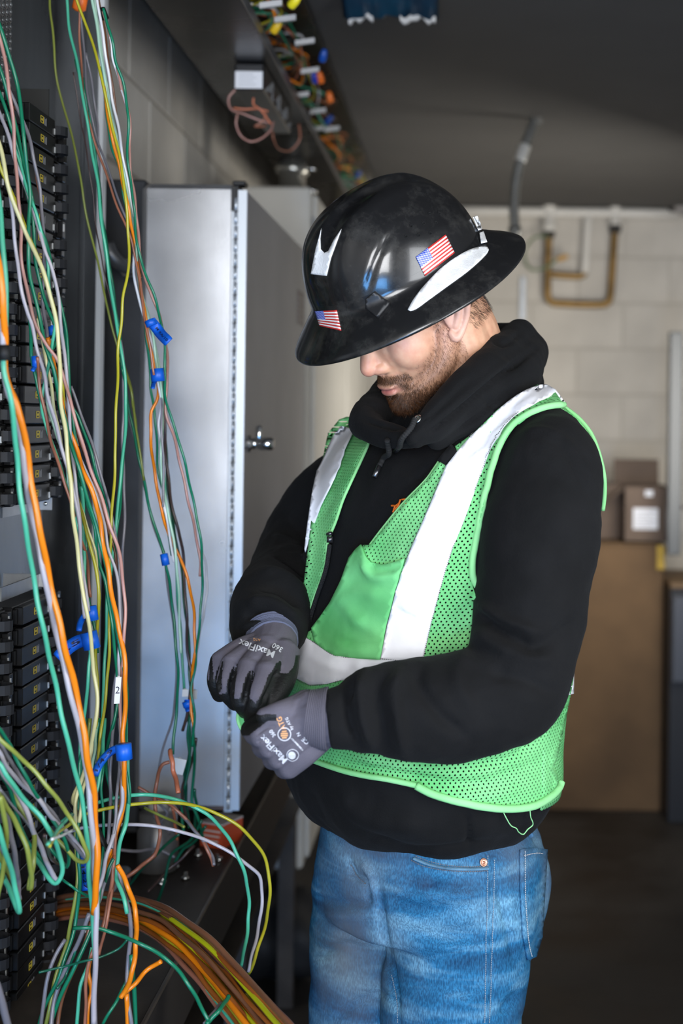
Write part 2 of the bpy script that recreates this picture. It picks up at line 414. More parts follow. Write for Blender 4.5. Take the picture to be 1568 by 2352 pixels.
part(MB().tube([P[-2]-Vector((0, .03, 0)), P[-1]-Vector((0, .035, 0))], .011, 8), 'end_fitting', mat('amber_cap', (.6, .33, .08), .4), t, True)
tag(MB().box(bp(1194, 636, BY-.002), bp(1206, 736, BY-.014), 0, .002).build('strut_strip', M_galv), 'short grey vertical strip fixed on the back wall', 'strut')
t = thing('pipe_valve', 'dark round valve at the right end of the white pipe', 'valve', tuple(bp(1550, 470)))
part(MB().lathe(bp(1532, 466), (1, 0, 0), [(.018, 0), (.045, .005), (.05, .03), (.05, .12)], 20), 'body', M_dark, t, True)
part(MB().lathe(bp(1546, 466), (1, 0, 0), [(.052, 0), (.056, .01), (.056, .09)], 20), 'collar', mat('grey_collar', (.30, .28, .27), .4), t, True)
# flexible clear conduit hanging from the ceiling
M_flex = mat('flex_conduit', (.20, .20, .19), .30, metal=.35, var=.2, scale=30)
t = thing('flexible_conduit', 'curved ribbed flexible conduit hanging from the ceiling', 'conduit', tuple(W(1225, 272, 4.36)))
C = crom(np.array([tuple(W(*q)) for q in ((1228, 276, 4.36), (1212, 318, 4.34), (1195, 366, 4.33), (1184, 420, 4.33), (1180, 480, 4.33), (1182, 528, 4.33))]), 110)
part(MB().tube([tuple(c) for c in C], [.0165 if i % 3 else .0135 for i in range(110)], 12, smooth=False), 'ribbed_sleeve', M_flex, t, True)
part(MB().tube([tuple(C[28]), tuple(C[36]), tuple(C[44])], .0185, 12), 'coupling', mat('bright_sleeve', (.72, .71, .68), .3, metal=.3), t, True)
part(MB().lathe(tuple(W(1230, 264, 4.36)), (0, 0, -1), [(.05, -.01), (.05, .006), (.022, .012), (.02, .03)], 18), 'ceiling_plate', mat('dull_plate_grey', (.10, .10, .095), .6), t, True)
part(MB().lathe(tuple(C[-4]), (0, 0, -1), [(.02, 0), (.021, .012), (.017, .03)], 14), 'end_cap', M_flex, t, True)
# dark blue panel under the ceiling
t = thing('ceiling_panel', 'dark blue panel with a torn white lower edge hanging under the ceiling', 'panel', tuple(W(900, 0, 3.1)))
M_bluep = mat('blue_plastic', (.012, .03, .055), .35, var=.7, scale=7, stretch=(2, 2, 9), col2=(.008, .045, .08))
mb = MB(); n = 24; rows = []
for j, (py, d) in enumerate(((-190, 2.98), (-110, 3.02), (-40, 3.07), (38, 3.1))):
    x0, x1 = 768+(py+190)*.13, 1003-(py+190)*.02
    rows.append([tuple(W(x0+(x1-x0)*k/n, py+(5*math.sin(k*.9)+3*math.sin(k*2.1) if j == 3 else 0), d+.012*math.sin(k*.7+j))) for k in range(n+1)])
V = [p for r in rows for p in r]; nn = n+1
Fc = [(j*nn+k, j*nn+k+1, (j+1)*nn+k+1, (j+1)*nn+k) for j in range(3) for k in range(n)]
mb.add(V, Fc); me = mb.build('sheet', M_bluep, None, True); adopt(me, t)
sm = me.modifiers.new('s', 'SOLIDIFY'); sm.thickness = .012
def torn(a, b, seed):
    rd = random.Random(seed); m = MB(); top, bot = [], []
    for k in range(11):
        x = a+(b-a)*k/10; y = 38+5*math.sin((x-795)/205*n*.9)+3*math.sin((x-795)/205*n*2.1)
        top.append(W(x, y-3, 3.09)); bot.append(W(x, y+6+rd.uniform(-2, 5), 3.085))
    V = [tuple(p) for p in top+bot]+[tuple(p+Vector((0, .012, 0))) for p in top+bot]
    Fc = [(k, k+1, 12+k, 11+k) for k in range(10)]+[(22+k+1, 22+k, 33+k, 34+k) for k in range(10)]+[(11+k, 12+k, 34+k, 33+k) for k in range(10)]
    return m.add(V, Fc)
M_paper = mat('white_card', (.75, .73, .70), .7)
part(torn(800, 856, 2), 'white_edge', M_paper, t); part(torn(918, 1000, 5), 'white_edge', M_paper, t)

# ---------------------------------------------------------------- cardboard and rack at the back right
M_card = mat('cardboard', (.135, .078, .036), .8, var=.3, scale=3, bump=.2, bscale=40)
M_card2 = mat('cardboard_grey', (.12, .085, .065), .8, var=.12, scale=4, bump=.2, bscale=40)
M_lab = mat('white_label', (.68, .70, .76), .55)
def xz(px, py, d): v = W(px, py, d); return v.x, v.z
x0, z1 = xz(1130, 1236, 5.45); x1, _ = xz(1525, 1236, 5.45)
t = thing('large_cardboard_box', 'tall brown cardboard box standing on the floor behind the worker', 'box', (x0, 5.45, 0))
part(MB().box((x0, 5.45, 0), (x1, 6.0, z1-.02), 0, .006), 'body', M_card, t)
part(MB().box((x0+.002, 5.445, z1-.022), (x1-.002, 5.73, z1-.014)).box((x0+.002, 5.735, z1-.022), (x1-.002, 6.0, z1-.014)), 'lid_flap', M_card, t)
part(MB().box((x0+.001, 5.70, z1-.0135), (x1-.001, 5.76, z1-.012)), 'packing_tape', mat('brown_tape', (.33, .2, .08), .3), t)
a, zb = xz(1432, 1224, 5.47); b, zt = xz(1541, 1120, 5.47)
zb = z1-.011
t = thing('carton', 'small open cardboard carton with a white label on top of the large box', 'box', (a, 5.48, zb))
m = MB(); th = .005
m.box((a, 5.48, zb), (b, 5.48+th, zt)).box((a, 5.75, zb), (b, 5.75+th, zt)).box((a, 5.48, zb), (a+th, 5.75, zt)).box((b-th, 5.48, zb), (b, 5.75, zt)).box((a, 5.48, zb), (b, 5.75, zb+th))
part(m, 'body', M_card2, t)
h = .10
part(MB().obox(((a+b)/2-.012, 5.74+.008, zt+h/2), ((b-a)/2, 0, 0), (0, .002, 0), (0, .008, h/2)), 'rear_flap', M_card2, t)
part(MB().obox((a-.03, 5.61, zt-.03), (.03, 0, .026), (0, .13, 0), (.0015, 0, -.002)), 'side_flap', M_card2, t)
part(MB().obox((b+.03, 5.61, zt-.045), (.024, 0, -.04), (0, .13, 0), (.002, 0, .0015)), 'side_flap', M_card2, t)
la, lz = xz(1454, 1167, 5.478); lb, lz2 = xz(1510, 1216, 5.478)
part(MB().box((la, 5.4775, lz2), (lb, 5.4795, lz)), 'label', M_lab, t)
m = MB()
for k in range(6): m.box((la+.008, 5.4768, lz-.012-k*.0115), (lb-.01-.012*(k % 3), 5.4773, lz-.016-k*.0115))
part(m, 'label_print', mat('grey_print', (.35, .35, .4), .6), t)
m = MB().box((la+.045, 5.4768, zt-.035), (la+.075, 5.4795, zt-.012)); part(m, 'tape_mark', M_lab, t)
c0, cz0 = xz(1352, 1210, 5.62); c1, cz1 = xz(1424, 1112, 5.62)
t = thing('carton', 'dim cardboard carton half hidden behind the worker shoulder', 'box', (c0, 5.6, zb))
part(MB().box((c0, 5.6, zb), (c1, 5.84, cz1), 0, .003), 'body', M_card2, t); part(MB().box((c0, 5.69, cz1), (c1, 5.75, cz1+.001)), 'packing_tape', M_dark, t)
m = MB(); e0, ez = xz(1515, 1290, 5.43)
m.box((e0-.01, 5.435, ez-.03), (e0+.02, 5.444, ez+.06)); tag(m.build('strap_end', mat('yellow_strap', (.5, .32, .02), .5)), 'short yellow strap on the edge of the large box', 'strap')
t = thing('equipment_rack', 'dark equipment rack with a grey upright at the right edge', 'rack', (.84, 5.2, 0))
r0 = W(1537, 762, 5.3)
part(MB().box((r0.x, 5.28, 1.0), (r0.x+.05, 5.33, r0.z), 0, .004), 'upright', mat('grey_upright', (.07, .075, .08), .45, metal=.2), t)
r1 = W(1529, 1350, 5.3); r2 = W(1545, 1570, 5.25)
part(MB().box((x1+.004, 5.3, 0), (RX-.005, 5.75, r1.z), 0, .004), 'cabinet_body', mat('rack_black', (.012, .012, .014), .5), t)
part(MB().box((r2.x, 5.27, r2.z), (RX-.01, 5.299, r1.z-.03), 0, .003), 'grey_door', mat('rack_grey', (.06, .065, .08), .4), t)
part(MB().box((x1+.003, 5.28, r1.z), (RX-.005, 5.76, r1.z+.02)), 'shelf', mat('rack_shelf', (.12, .07, .03), .6), t)
# shoe-dark bundle and tool bag on the floor at left of the legs
def heap(name, label, cat, c, s, seed, m):
    rd = random.Random(seed); q = MB()
    for k in range(7):
        q.blob((c[0]+rd.uniform(-.5, .5)*s[0], c[1]+rd.uniform(-.5, .5)*s[1], s[2]*.42*rd.uniform(.8, 1.2)), (s[0]*.5, 0, 0), (0, s[1]*.5, 0), (0, 0, s[2]*.42))
    V, Fc = remesh(q, .012, 3); V = wrinkle(V, Fc, .02, 12); V[:, 2] -= V[:, 2].min()
    return mesh_np(name, V, Fc, m, None, True, label=label, cat=cat)
heap('tool_bag', 'black tool bag slumped on the floor left of the jeans', 'bag', (-.48, 3.75, 0), (.22, .3, .26), 3, mat('black_nylon', (.008, .008, .009), .7))
# ---------------------------------------------------------------- electrical cabinets on the left wall
M_cab = mat('cabinet_grey_paint', (.66, .66, .67), .30, var=.22, scale=3.0, bump=.05, bscale=200, rvar=.08, metal=.75)
M_cab2 = mat('door_grey_paint', (.30, .295, .30), .40, var=.12, scale=4, bump=.04, bscale=200)
M_cream = mat('cream_cabinet_paint', (.58, .56, .51), .45, var=.06)
M_inner = mat('enclosure_steel', (.17, .18, .19), .34, metal=.8, var=.6, scale=6, stretch=(1, 1, .25), rvar=.12, bump=.05)
M_black = mat('black_plastic', (.010, .010, .011), .32, var=.3)
M_chrome = mat('chrome', (.8, .8, .78), .12, metal=1.0)
M_hinge = mat('hinge_steel', (.66, .70, .74), .3, metal=.6)
Y2 = 2.6; ZT, ZB = 1.922, .775
t = thing('metal_cabinet', 'grey wall cabinet with a piano-hinged door and chrome handle', 'cabinet', (-.51, Y2, ZB))
xa, xb = -.598, -.424
m = MB().box((xa, Y2, ZB), (xb, 3.60, ZT), 0, .010); part(m, 'body', M_cab, t, False)
part(MB().box((xb-.004, Y2+.004, ZB), (xb+.0015, 3.6, ZT)), 'gasket', M_black, t)
dx = -.4035
part(MB().box((xb+.003, Y2-.006, ZB+.004), (dx, 3.54, ZT-.012), 0, .003), 'door', M_cab2, t)
m = MB().box((xb+.0035, Y2-.0075, ZB+.004), (dx-.001, Y2-.0062, ZT-.012)); part(m, 'door_edge', M_hinge, t)
hb = MB()
part(MB().box((xb-.0085, Y2-.0035, ZB), (xb+.006, Y2-.0015, ZT-.04)), 'hinge_leaf', M_hinge, t)
pitch = .0508; z = ZB+.004; k = 0; kn = MB().lathe((0, 0, .0008), (0, 0, 1), [(.002, 0), (.0032, .0004), (.0032, pitch*.5-.0022), (.002, pitch*.5-.0018)], 10).mesh('hinge_knuckle', M_hinge, True)
kd = MB().lathe((0, 0, .0008), (0, 0, 1), [(.002, 0), (.0029, .0004), (.0029, pitch*.5-.0022), (.002, pitch*.5-.0018)], 10).mesh('hinge_knuckle', M_hinge, True)
while z < ZT-.05:
    for me, dz in ((kn, 0), (kd, pitch*.5)):
        o = bpy.data.objects.new('hinge_knuckle', me); COL.objects.link(o); o.parent = t
        o.location = (xb-.0005+.51, -.0062, z+dz-ZB)
        
    o = part(MB().box((xb+.0022, Y2-.0055, z+pitch*.5), (xb+.0042, Y2-.003, z+pitch-.001)).box((xb-.0042, Y2-.0055, z+pitch*.5-.0012), (xb+.0042, Y2-.0095, z+pitch*.5+.0004)), 'hinge_gap', M_black, t); z += pitch
part(MB().box((xb-.010, Y2-.004, ZT-.05), (xb-.001, Y2+.01, ZT-.006)).box((xb-.008, Y2-.003, ZT-.003), (xb+.016, Y2+.03, ZT+.006), 0, .002), 'top_latch', M_black, t)
h = thing('door_handle_tmp', None, None)
bpy.data.objects.remove(h)
hz = 1.447; hy = 2.64
m = MB().lathe((dx, hy, hz), (1, 0, 0), [(.016, 0), (.016, .004), (.010, .006), (.010, .020), (.012, .022), (.012, .044), (.009, .048)], 18)
m.box((dx+.014, hy-.005, hz), (dx+.026, hy+.005, hz+.034), 0, .003)
m.blob((dx-.006, hy-.03, hz), (.011, 0, 0), (0, .006, 0), (0, 0, .011), 14, 8)
part(m, 'handle', M_chrome, t, True)
pl = MB().box((dx, 3.36, 1.72), (dx+.0015, 3.50, 1.80)); part(pl, 'warning_plate', mat('dull_plate', (.16, .13, .12), .5), t)
q = MB()
for k in range(5): q.box((dx+.0015, 3.375, 1.785-k*.013), (dx+.0019, 3.48-.02*(k % 2), 1.780-k*.013))
part(q, 'plate_lettering', mat('plate_print', (.3, .28, .26), .5), t)
# plain dark box filling the dark area between the breaker enclosure and the cabinet
t = thing('side_box', 'dark box between the breaker enclosure and the grey cabinet', 'wireway', (-.66, 2.55, .7))
part(MB().box((WX+.004, 2.64, .72), (xa-.001, 3.3, 1.935), 0, .004), 'body', mat('dark_grey_steel', (.05, .052, .056), .4, metal=.4, var=.3), t)
t = thing('bent_conduit', 'dark bent conduit curving into the side of the grey cabinet', 'conduit', (-.64, 2.5, 1.8))
part(MB().tube([W(246, 560, 2.52), W(256, 585, 2.52), W(275, 606, 2.53), W(300, 616, 2.56), W(315, 618, 2.6)], .0125, 12), 'pipe', mat('grey_conduit', (.11, .11, .11), .35, metal=.5), t, True)
part(MB().tube([W(292, 615, 2.555), W(302, 617, 2.565)], .017, 12, smooth=False), 'locknut', M_chrome, t, True)
# third cabinet
t = thing('electrical_cabinet', 'cream tall cabinet behind the grey hinged cabinet', 'cabinet', (-.56, 3.75, .3))
part(MB().box((WX+.004, 3.76, .3), (-.418, 5.9, 2.106), 0, .006), 'body', M_cream, t)
for k, (a, b) in enumerate(((3.80, 4.80), (4.83, 5.88))):
    part(MB().box((-.4175, a, .32), (-.405, b, 2.09), 0, .004), 'door', M_cream, t)
    part(MB().lathe((-.405, a+.08, 1.2), (1, 0, 0), [(.014, 0), (.014, .006), (.009, .008), (.009, .03)], 14).box((-.385, a+.075, 1.2), (-.376, a+.085, 1.26)), 'handle', M_chrome, t, True)
m = MB()
for z in (.5, 1.22, 1.95): m.tube([(-.412, 3.79, z), (-.412, 3.79, z+.08)], .006, 8, smooth=False)
part(m, 'hinge', M_galv, t)

# ---------------------------------------------------------------- open breaker enclosure
t = thing('enclosure', 'open steel enclosure around the breakers with a white flange edge', 'enclosure', (-.66, 1.2, .05))
part(MB().box((WX+.003, 1.15, .05), (WX+.0065, 2.45, 2.4)), 'back_plate', M_inner, t)
part(MB().box((WX+.006, 2.45, .05), (-.632, 2.455, 2.4)), 'side_plate', M_inner, t)
part(MB().box((-.636, 2.430, .05), (-.6265, 2.456, 2.4), 0, .001), 'flange', mat('flange_paint', (.70, .71, .70), .4), t)
part(MB().box((-.668, 2.444, .05), (-.662, 2.4495, 2.4), 0, .001), 'rib', M_inner, t)
zc0 = W(60, 1370, 2.2).z; zc1 = W(60, 1140, 2.2).z
part(MB().box((WX+.007, 1.3, zc0-.03), (-.682, 2.30, zc1+.03), 0, .002), 'cover_plate', M_inner, t)
m = MB()
for py0, py1 in ((1147, 1177), (1327, 1358)):
    a = W(43, py0, 2.05); b = W(118, py1, 2.05); m2 = MB()
    m2.box((-.63, 1.93, b.z), (-.627, 2.10, a.z)).box((-.68, 2.10, b.z), (-.610, 2.103, a.z))
    o = part(m2, 'bracket', M_galv, t)
    part(MB().lathe((-.619, 2.0995, (a.z+b.z)/2), (0, -1, 0), [(.003, 0), (.003, .0012), (.001, .0018)], 10), 'screw', M_chrome, o, True)
# perforated strip
m = MB(); c = .0105
for i in range(5):
    for j in range(36):
        y = 1.96+(i+.5)*c*1.6; z = 1.90+(j+.5)*c+(c/2 if i % 2 else 0); V = []
        for k in range(8):
            a = math.pi/8+k*math.pi/4; V.append((-.66, y+c*.8*max(-1, min(1, math.cos(a)*1.09)), z+c*.5*max(-1, min(1, math.sin(a)*1.09))))
        for k in range(8):
            a = math.pi/8+k*math.pi/4; V.append((-.6585, y+c*.52*math.cos(a), z+c*.32*math.sin(a)))
        for k in range(8):
            a = math.pi/8+k*math.pi/4; V.append((-.664, y+c*.50*math.cos(a), z+c*.30*math.sin(a)))
        m.add(V, [(k, (k+1) % 8, 8+(k+1) % 8, 8+k) for k in range(8)]+[(8+k, 8+(k+1) % 8, 16+(k+1) % 8, 16+k) for k in range(8)])
part(m, 'perforated_strip', M_galv, t, True)
# breakers
M_brk = mat('breaker_black', (.006, .006, .0065), .48, var=.4, scale=30, spec=.28)
M_tog = mat('toggle_black', (.045, .046, .05), .22, spec=.6)
M_logo = mat('yellow_print', (.55, .42, .04), .5)
M_lt = mat('light_print', (.20, .20, .21), .5)
M_slot = mat('bright_clip', (.55, .55, .53), .3, metal=.6)
P = .0276; FX = -.60
def breaker_mesh(y0, y1, flip):
    m = MB(); h = P-.0012
    m.box((-.70, y0, 0), (FX-.012, y1, h), 0, .001)
    m.box((FX-.012, y0+.010, .0008), (FX, y1-.075, h-.0008), 0, .0012)
    m.box((FX-.012, y1-.020, .0008), (FX-.003, y1-.004, h-.0008), 0, .001)
    m.box((FX-.012, y0+.001, .003), (FX-.006, y0+.0095, h-.003), 0, .001)
    for q in range(4): m.box((FX-.012, y1-.072+q*.012, .004+.002*(q % 2)), (FX-.007, y1-.066+q*.012, h-.005), 0, .0008)
    return m.mesh('breaker', M_brk)
def toggle_mesh(y1):
    m = MB(); rows = []; ya, yc = y1-.062, y1-.028
    for k in range(9):
        a = math.pi*(k/8); rows.append([(FX-.012+.024*math.sin(a), (ya+yc)/2-.5*(yc-ya)*math.cos(a), z) for z in (.0065, .0075, P-.0090, P-.0080)])
    m.loft(rows, closed=True); return m.mesh('toggle', M_tog, False)
def logo_mesh(y):
    m = MB(); a, b, z0, z1, w = y, y+.014, .0085, .0185, .0011; X = (FX+.0001, FX+.0005)
    for (p, q, r, s) in ((a, b, z0, z0+w), (a, b, z1-w, z1), (a, a+w*1.5, z0, z1), (b-w*1.5, b, z0, z1), (a+.0048, a+.0095, z0+.0035, z1-.0035)): m.box((X[0], p, r), (X[1], q, s))
    return m.mesh('emblem', M_logo)
def print_mesh(y):
    m = MB()
    for k in range(3): m.box((FX+.0001, y+.018+k*.004, .008), (FX+.0004, y+.0198+k*.004, .019-.002*(k % 2)))
    return m.mesh('printing', M_lt)
def clip_mesh(y1):
    return MB().box((FX-.0119, y1-.0795, .004), (FX+.0015, y1-.0765, .0125)).mesh('clip', M_slot)
def clip2_mesh(y1):
    return MB().box((FX-.0119, y1-.0185, .010), (FX-.0015, y1-.0155, .021)).mesh('clip', M_slot)
sets = [(breaker_mesh(1.925, 2.13, 0), toggle_mesh(2.13), logo_mesh(1.985), print_mesh(1.985), clip_mesh(2.13), clip2_mesh(2.13)),
        (breaker_mesh(1.70, 1.905, 0), toggle_mesh(1.905), logo_mesh(1.775), print_mesh(1.775), clip_mesh(1.905), clip2_mesh(1.905))]
for name, label, ztop, rows in (('breaker_panel', 'upper bank of black circuit breakers behind the hanging wires', 1.925, 20), ('breaker_panel', 'lower bank of black circuit breakers below the galvanised gap', 1.236, 41)):
    t = thing(name, label, 'breakers', (0, 0, ztop-rows*P))
    part(MB().box((-.713, 1.69, ztop-rows*P-.01), (-.7005, 2.137, ztop+.01), 0, .002), 'base', M_brk, t)
    part(MB().box((-.70, 1.9055, ztop-rows*P), (FX-.022, 1.9245, ztop), 0, .002), 'centre_rail', M_brk, t)
    rd = random.Random(4)
    for s, (bm_, tm, lm, pm, cm, c2) in enumerate(sets):
        for r in range(rows):
            if s == 0 and rows == 20 and r == 5: notog = True
            else: notog = False
            z = (rows-1-r)*P; b = bpy.data.objects.new('breaker', bm_); COL.objects.link(b); b.parent = t; b.location = (rd.choice([0, 0, .0012, .0025]), rd.choice([0, 0, .003, -.003]), z)
            for me in ((lm, pm, cm, c2) if notog else (tm, lm, pm, cm, c2)):
                o = bpy.data.objects.new(me.name, me); COL.objects.link(o); o.parent = b
                if me is tm and rd.random() < .2: o.location.y = -.006
    if rows == 20:
        o = part(MB().box((-.70, 1.93, ztop+.012), (-.66, 2.10, ztop+.016)).box((-.66, 2.066, ztop-.012), (-.612, 2.069, ztop+.045)), 'end_bracket', mat('dull_bracket', (.03, .03, .028), .45, metal=.6), t)
# bus bar terminal block in the gap
t = thing('terminal_block', 'silver bus terminals between the two breaker banks at the left edge', 'terminal', (-.63, 1.8, 1.27))
part(MB().box((-.68, 1.66, 1.262), (-.60, 1.80, 1.385), 0, .003), 'base', M_brk, t)
m = MB().box((-.6, 1.772, 1.27), (-.597, 1.79, 1.375)); part(m, 'bus_bar', M_chrome, t)
for z in (1.282, 1.362): part(MB().lathe((-.597, 1.795, z), (1, 0, 0), [(.008, 0), (.008, .005), (.004, .007)], 12), 'bolt', mat('brass_bolt', (.55, .42, .22), .3, metal=.8), t, True)

# ---------------------------------------------------------------- low wireway under the cabinets, with scrap on it
M_low = mat('dusty_steel', (.05, .04, .032), .5, metal=.3, var=.5, scale=6, bump=.2, bscale=40)
t = thing('floor_wireway', 'long dusty steel trough running below the cabinets', 'wireway', (-.55, 2.0, 0))
part(MB().box((-.66, 1.75, .69), (-.41, 3.7, .70)), 'top_plate', M_low, t)
part(MB().box((-.412, 1.75, .60), (-.404, 3.7, .712), 0, .002), 'edge_lip', mat('worn_edge', (.07, .06, .052), .4, metal=.5), t)
part(MB().box((-.66, 1.75, .5), (-.652, 3.7, .69)).box((-.66, 1.75, .5), (-.41, 3.7, .508)), 'trough', M_low, t)
for y in (1.9, 2.8, 3.6): part(MB().box((-.64, y, 0), (-.60, y+.04, .5)).box((-.46, y, 0), (-.42, y+.04, .5)), 'leg', M_low, t)
z = .70
t = thing('small_carton', 'red and white small parts carton lying on the trough', 'box', (-.45, 2.63, z))
a = W(483, 1945, 2.6); b = W(543, 1900, 2.6)
part(MB().obox((-.447, 2.66, z+.021), (.022, -.010, 0), (.014, .030, 0), (0, 0, .021)), 'body', mat('carton_red', (.62, .09, .03), .5), t)
part(MB().obox((-.447, 2.66, z+.0435), (.0225, -.0102, 0), (.0143, .0306, 0), (0, 0, .0015)), 'lid', mat('carton_white', (.6, .55, .52), .5), t)
q = MB()
for k in range(3): q.obox((-.447-.014*.0+.002*k-.0143-.0012, 2.66-.0306-.0006, z+.012+k*.009), (.016, -.0073, 0), (.0002, .0004, 0), (0, 0, .0018))
part(q, 'printing', mat('carton_print', (.7, .6, .55), .5), t)
t = thing('junction_can', 'dull grey cylinder standing on the trough behind the wires', 'canister', (-.56, 2.55, z))
c = W(362, 1960, 2.5)
part(MB().lathe((c.x, 2.5, z), (0, 0, 1), [(.034, 0), (.036, .003), (.036, .070), (.033, .074), (.033, .10), (.020, .105)], 20), 'body', mat('dull_can', (.22, .21, .20), .35, metal=.5), t, True)
part(MB().lathe((c.x, 2.5, z+.1055), (0, 0, 1), [(.018, 0), (.018, .014), (.012, .018)], 16), 'cap', mat('can_cap', (.55, .52, .48), .4), t, True)
rd = random.Random(9)
for k, (px, py) in enumerate(((455, 1975), (402, 1985), (405, 2005), (370, 2040), (425, 2030), (505, 1985))):
    d = .8*F/(py-VY)*1.0; c = W(px, py, d)
    q = MB().lathe((c.x, d, z), (rd.uniform(-.5, .5), rd.uniform(-.5, .5), 1), [(.004, 0), (.0075, .001), (.0075, .006), (.0035, .0065), (.0035, .014)], 6)
    tag(q.build('loose_screw', M_chrome, None, True), 'tiny bright screw lying on the dusty trough', 'screw', 'loose screws on the trough')
t = thing('strut_stand', 'pale galvanised strut frame standing on the floor behind the trough', 'strut', (-.6, 4.9, 0))
for px0, px1, py1 in ((604, 640, 1920), (652, 688, 1952)):
    a = W(px0, 1770, 4.9); b = W(px1, py1, 4.9)
    part(MB().box((a.x, 4.9, 0), (b.x, 4.93, .30), 0, .004), 'upright', M_hinge, t)
a = W(600, 1790, 4.9); b = W(700, 1812, 4.9)
part(MB().box((a.x, 4.88, .24), (-.50, 4.899, .30), 0, .004), 'crossbar', M_galv, t)
# white plastic panel at the bottom left and a grey junction box near it
t = thing('junction_box', 'grey steel junction box at the bottom behind the wires', 'box', (-.5, 1.95, .55))
a = W(150, 2075, 2.12); b = W(235, 2352, 2.12)
part(MB().box((-.60, 2.2, .50), (W(232, 2100, 2.2).x, 2.4, W(200, 2080, 2.2).z), 0, .005), 'body', mat('box_steel', (.20, .24, .28), .35, metal=.6, var=.3, scale=10), t)
part(MB().box((W(190, 2130, 2.19).x, 2.19, .50), (W(212, 2130, 2.19).x, 2.199, W(200, 2140, 2.19).z), 0, .002), 'white_strip', mat('white_plastic', (.78, .85, .86), .4), t)
part(MB().box((W(232, 2250, 2.1).x, 2.12, .45), (W(345, 2250, 2.1).x, 2.3, W(300, 2312, 2.12).z), 0, .004), 'flange_box', mat('box_steel2', (.10, .115, .13), .35, metal=.6, var=.3, scale=10), t)
# ---------------------------------------------------------------- overhead wireway and what hangs in it
M_way = mat('wireway_steel', (.042, .040, .039), .30, metal=.6, var=.25, scale=4, rvar=.08)
t = thing('overhead_wireway', 'long dark steel wireway open at the side below the ceiling', 'wireway', (-.48, 3, 2.22))
part(MB().box((-.567, 1.9, 2.219), (-.400, 5.95, 2.223)), 'bottom_plate', M_way, t)
part(MB().box((-.567, 1.9, 2.223), (-.563, 5.95, 2.42)), 'back_plate', M_way, t)
part(MB().box((-.402, 1.9, 2.219), (-.398, 5.95, 2.243), 0, .001), 'lip', mat('lip_steel', (.13, .125, .12), .35, metal=.5), t)
part(MB().box((-.563, 1.9, 2.412), (-.362, 5.95, 2.418)).box((-.364, 1.9, 2.395), (-.36, 5.95, 2.412)), 'top_plate', M_way, t)
t = thing('conduit_hub', 'shiny round conduit hub joining the cream cabinet to the wireway', 'conduit', (-.496, 4.0, 2.1))
part(MB().lathe((-.497, 4.0, 2.106), (0, 0, 1), [(.036, 0), (.036, .07), (.046, .072), (.046, .098), (.038, .1), (.038, .113)], 28), 'sleeve', mat('hub_steel', (.5, .49, .45), .22, metal=.85), t, True)
part(MB().tube([(-.455, 3.985, 2.13), (-.425, 3.985, 2.13)], .008, 10, smooth=False).tube([(-.452, 3.975, 2.19), (-.43, 3.97, 2.19)], .006, 10, smooth=False), 'clamp_screw', M_chrome, t, True)
t = thing('conduit_nipple', 'narrow conduit between cabinet and wireway farther along', 'conduit', (-.46, 4.9, 2.1))
part(MB().lathe((-.452, 4.9, 2.106), (0, 0, 1), [(.02, 0), (.02, .09), (.027, .092), (.027, .113)], 20), 'sleeve', mat('hub_brass', (.32, .29, .2), .3, metal=.7), t, True)
# black device with a white label
t = thing('power_supply', 'black power supply with a white label hanging under the wireway', 'device', (-.44, 2.9, 2.1))
a = W(538, 152, 2.9); b = W(606, 206, 2.9)
part(MB().box((a.x, 2.9, b.z), (b.x, 3.35, 2.2185), 0, .004), 'housing', M_black, t)
part(MB().box((a.x+.002, 2.8985, b.z+.002), (b.x-.003, 2.8999, b.z+.037), 0, .0003), 'label', mat('white_sticker', (.8, .79, .8), .5), t)
q = MB()
for k in range(4): q.box((a.x+.010, 2.898, b.z+.009+k*.007), (b.x-.016-.006*(k % 2), 2.8984, b.z+.0105+k*.007))
part(q, 'label_print', mat('label_grey', (.45, .45, .47), .5), t)
q = MB()
for k in range(14):
    y = 2.93+k*.03; q.box((b.x-.001, y, b.z+.004+.006*(k % 3)), (b.x+.0012, y+.014, b.z+.010+.011*(k % 4)))
part(q, 'side_print', mat('print_grey', (.22, .22, .22), .5), t)
WC = {'green': (.006, .17, .085), 'mint': (.07, .42, .26), 'pale_mint': (.36, .56, .42), 'grey': (.19, .18, .20), 'light_grey': (.42, .39, .42), 'white': (.72, .71, .72),
      'copper': (.32, .12, .07), 'brown': (.17, .07, .035), 'orange': (.80, .22, .006), 'yellow': (.40, .36, .02), 'cream': (.60, .56, .28), 'pink': (.45, .23, .19),
      'olive': (.24, .28, .05), 'dark_brown': (.06, .035, .03), 'black': (.012, .012, .013), 'dark_green': (.006, .10, .055), 'coral': (.60, .19, .10), 'lime': (.46, .48, .01), 'rust': (.30, .085, .015)}
NICE = {'pale_mint': 'pale mint', 'light_grey': 'light grey', 'dark_brown': 'dark brown', 'dark_green': 'dark green'}
def wm(c):
    return mat('insulation_'+c, WC[c], .28, var=.06, scale=20, spec=.55)
def wire(c, pts, r, label, group, n=8, seg=None, name='wire'):
    q = MB().tube(pts, r, n, seg=seg); o = q.build(name, wm(c), None, True)
    tag(o, label, 'wire', group); return o
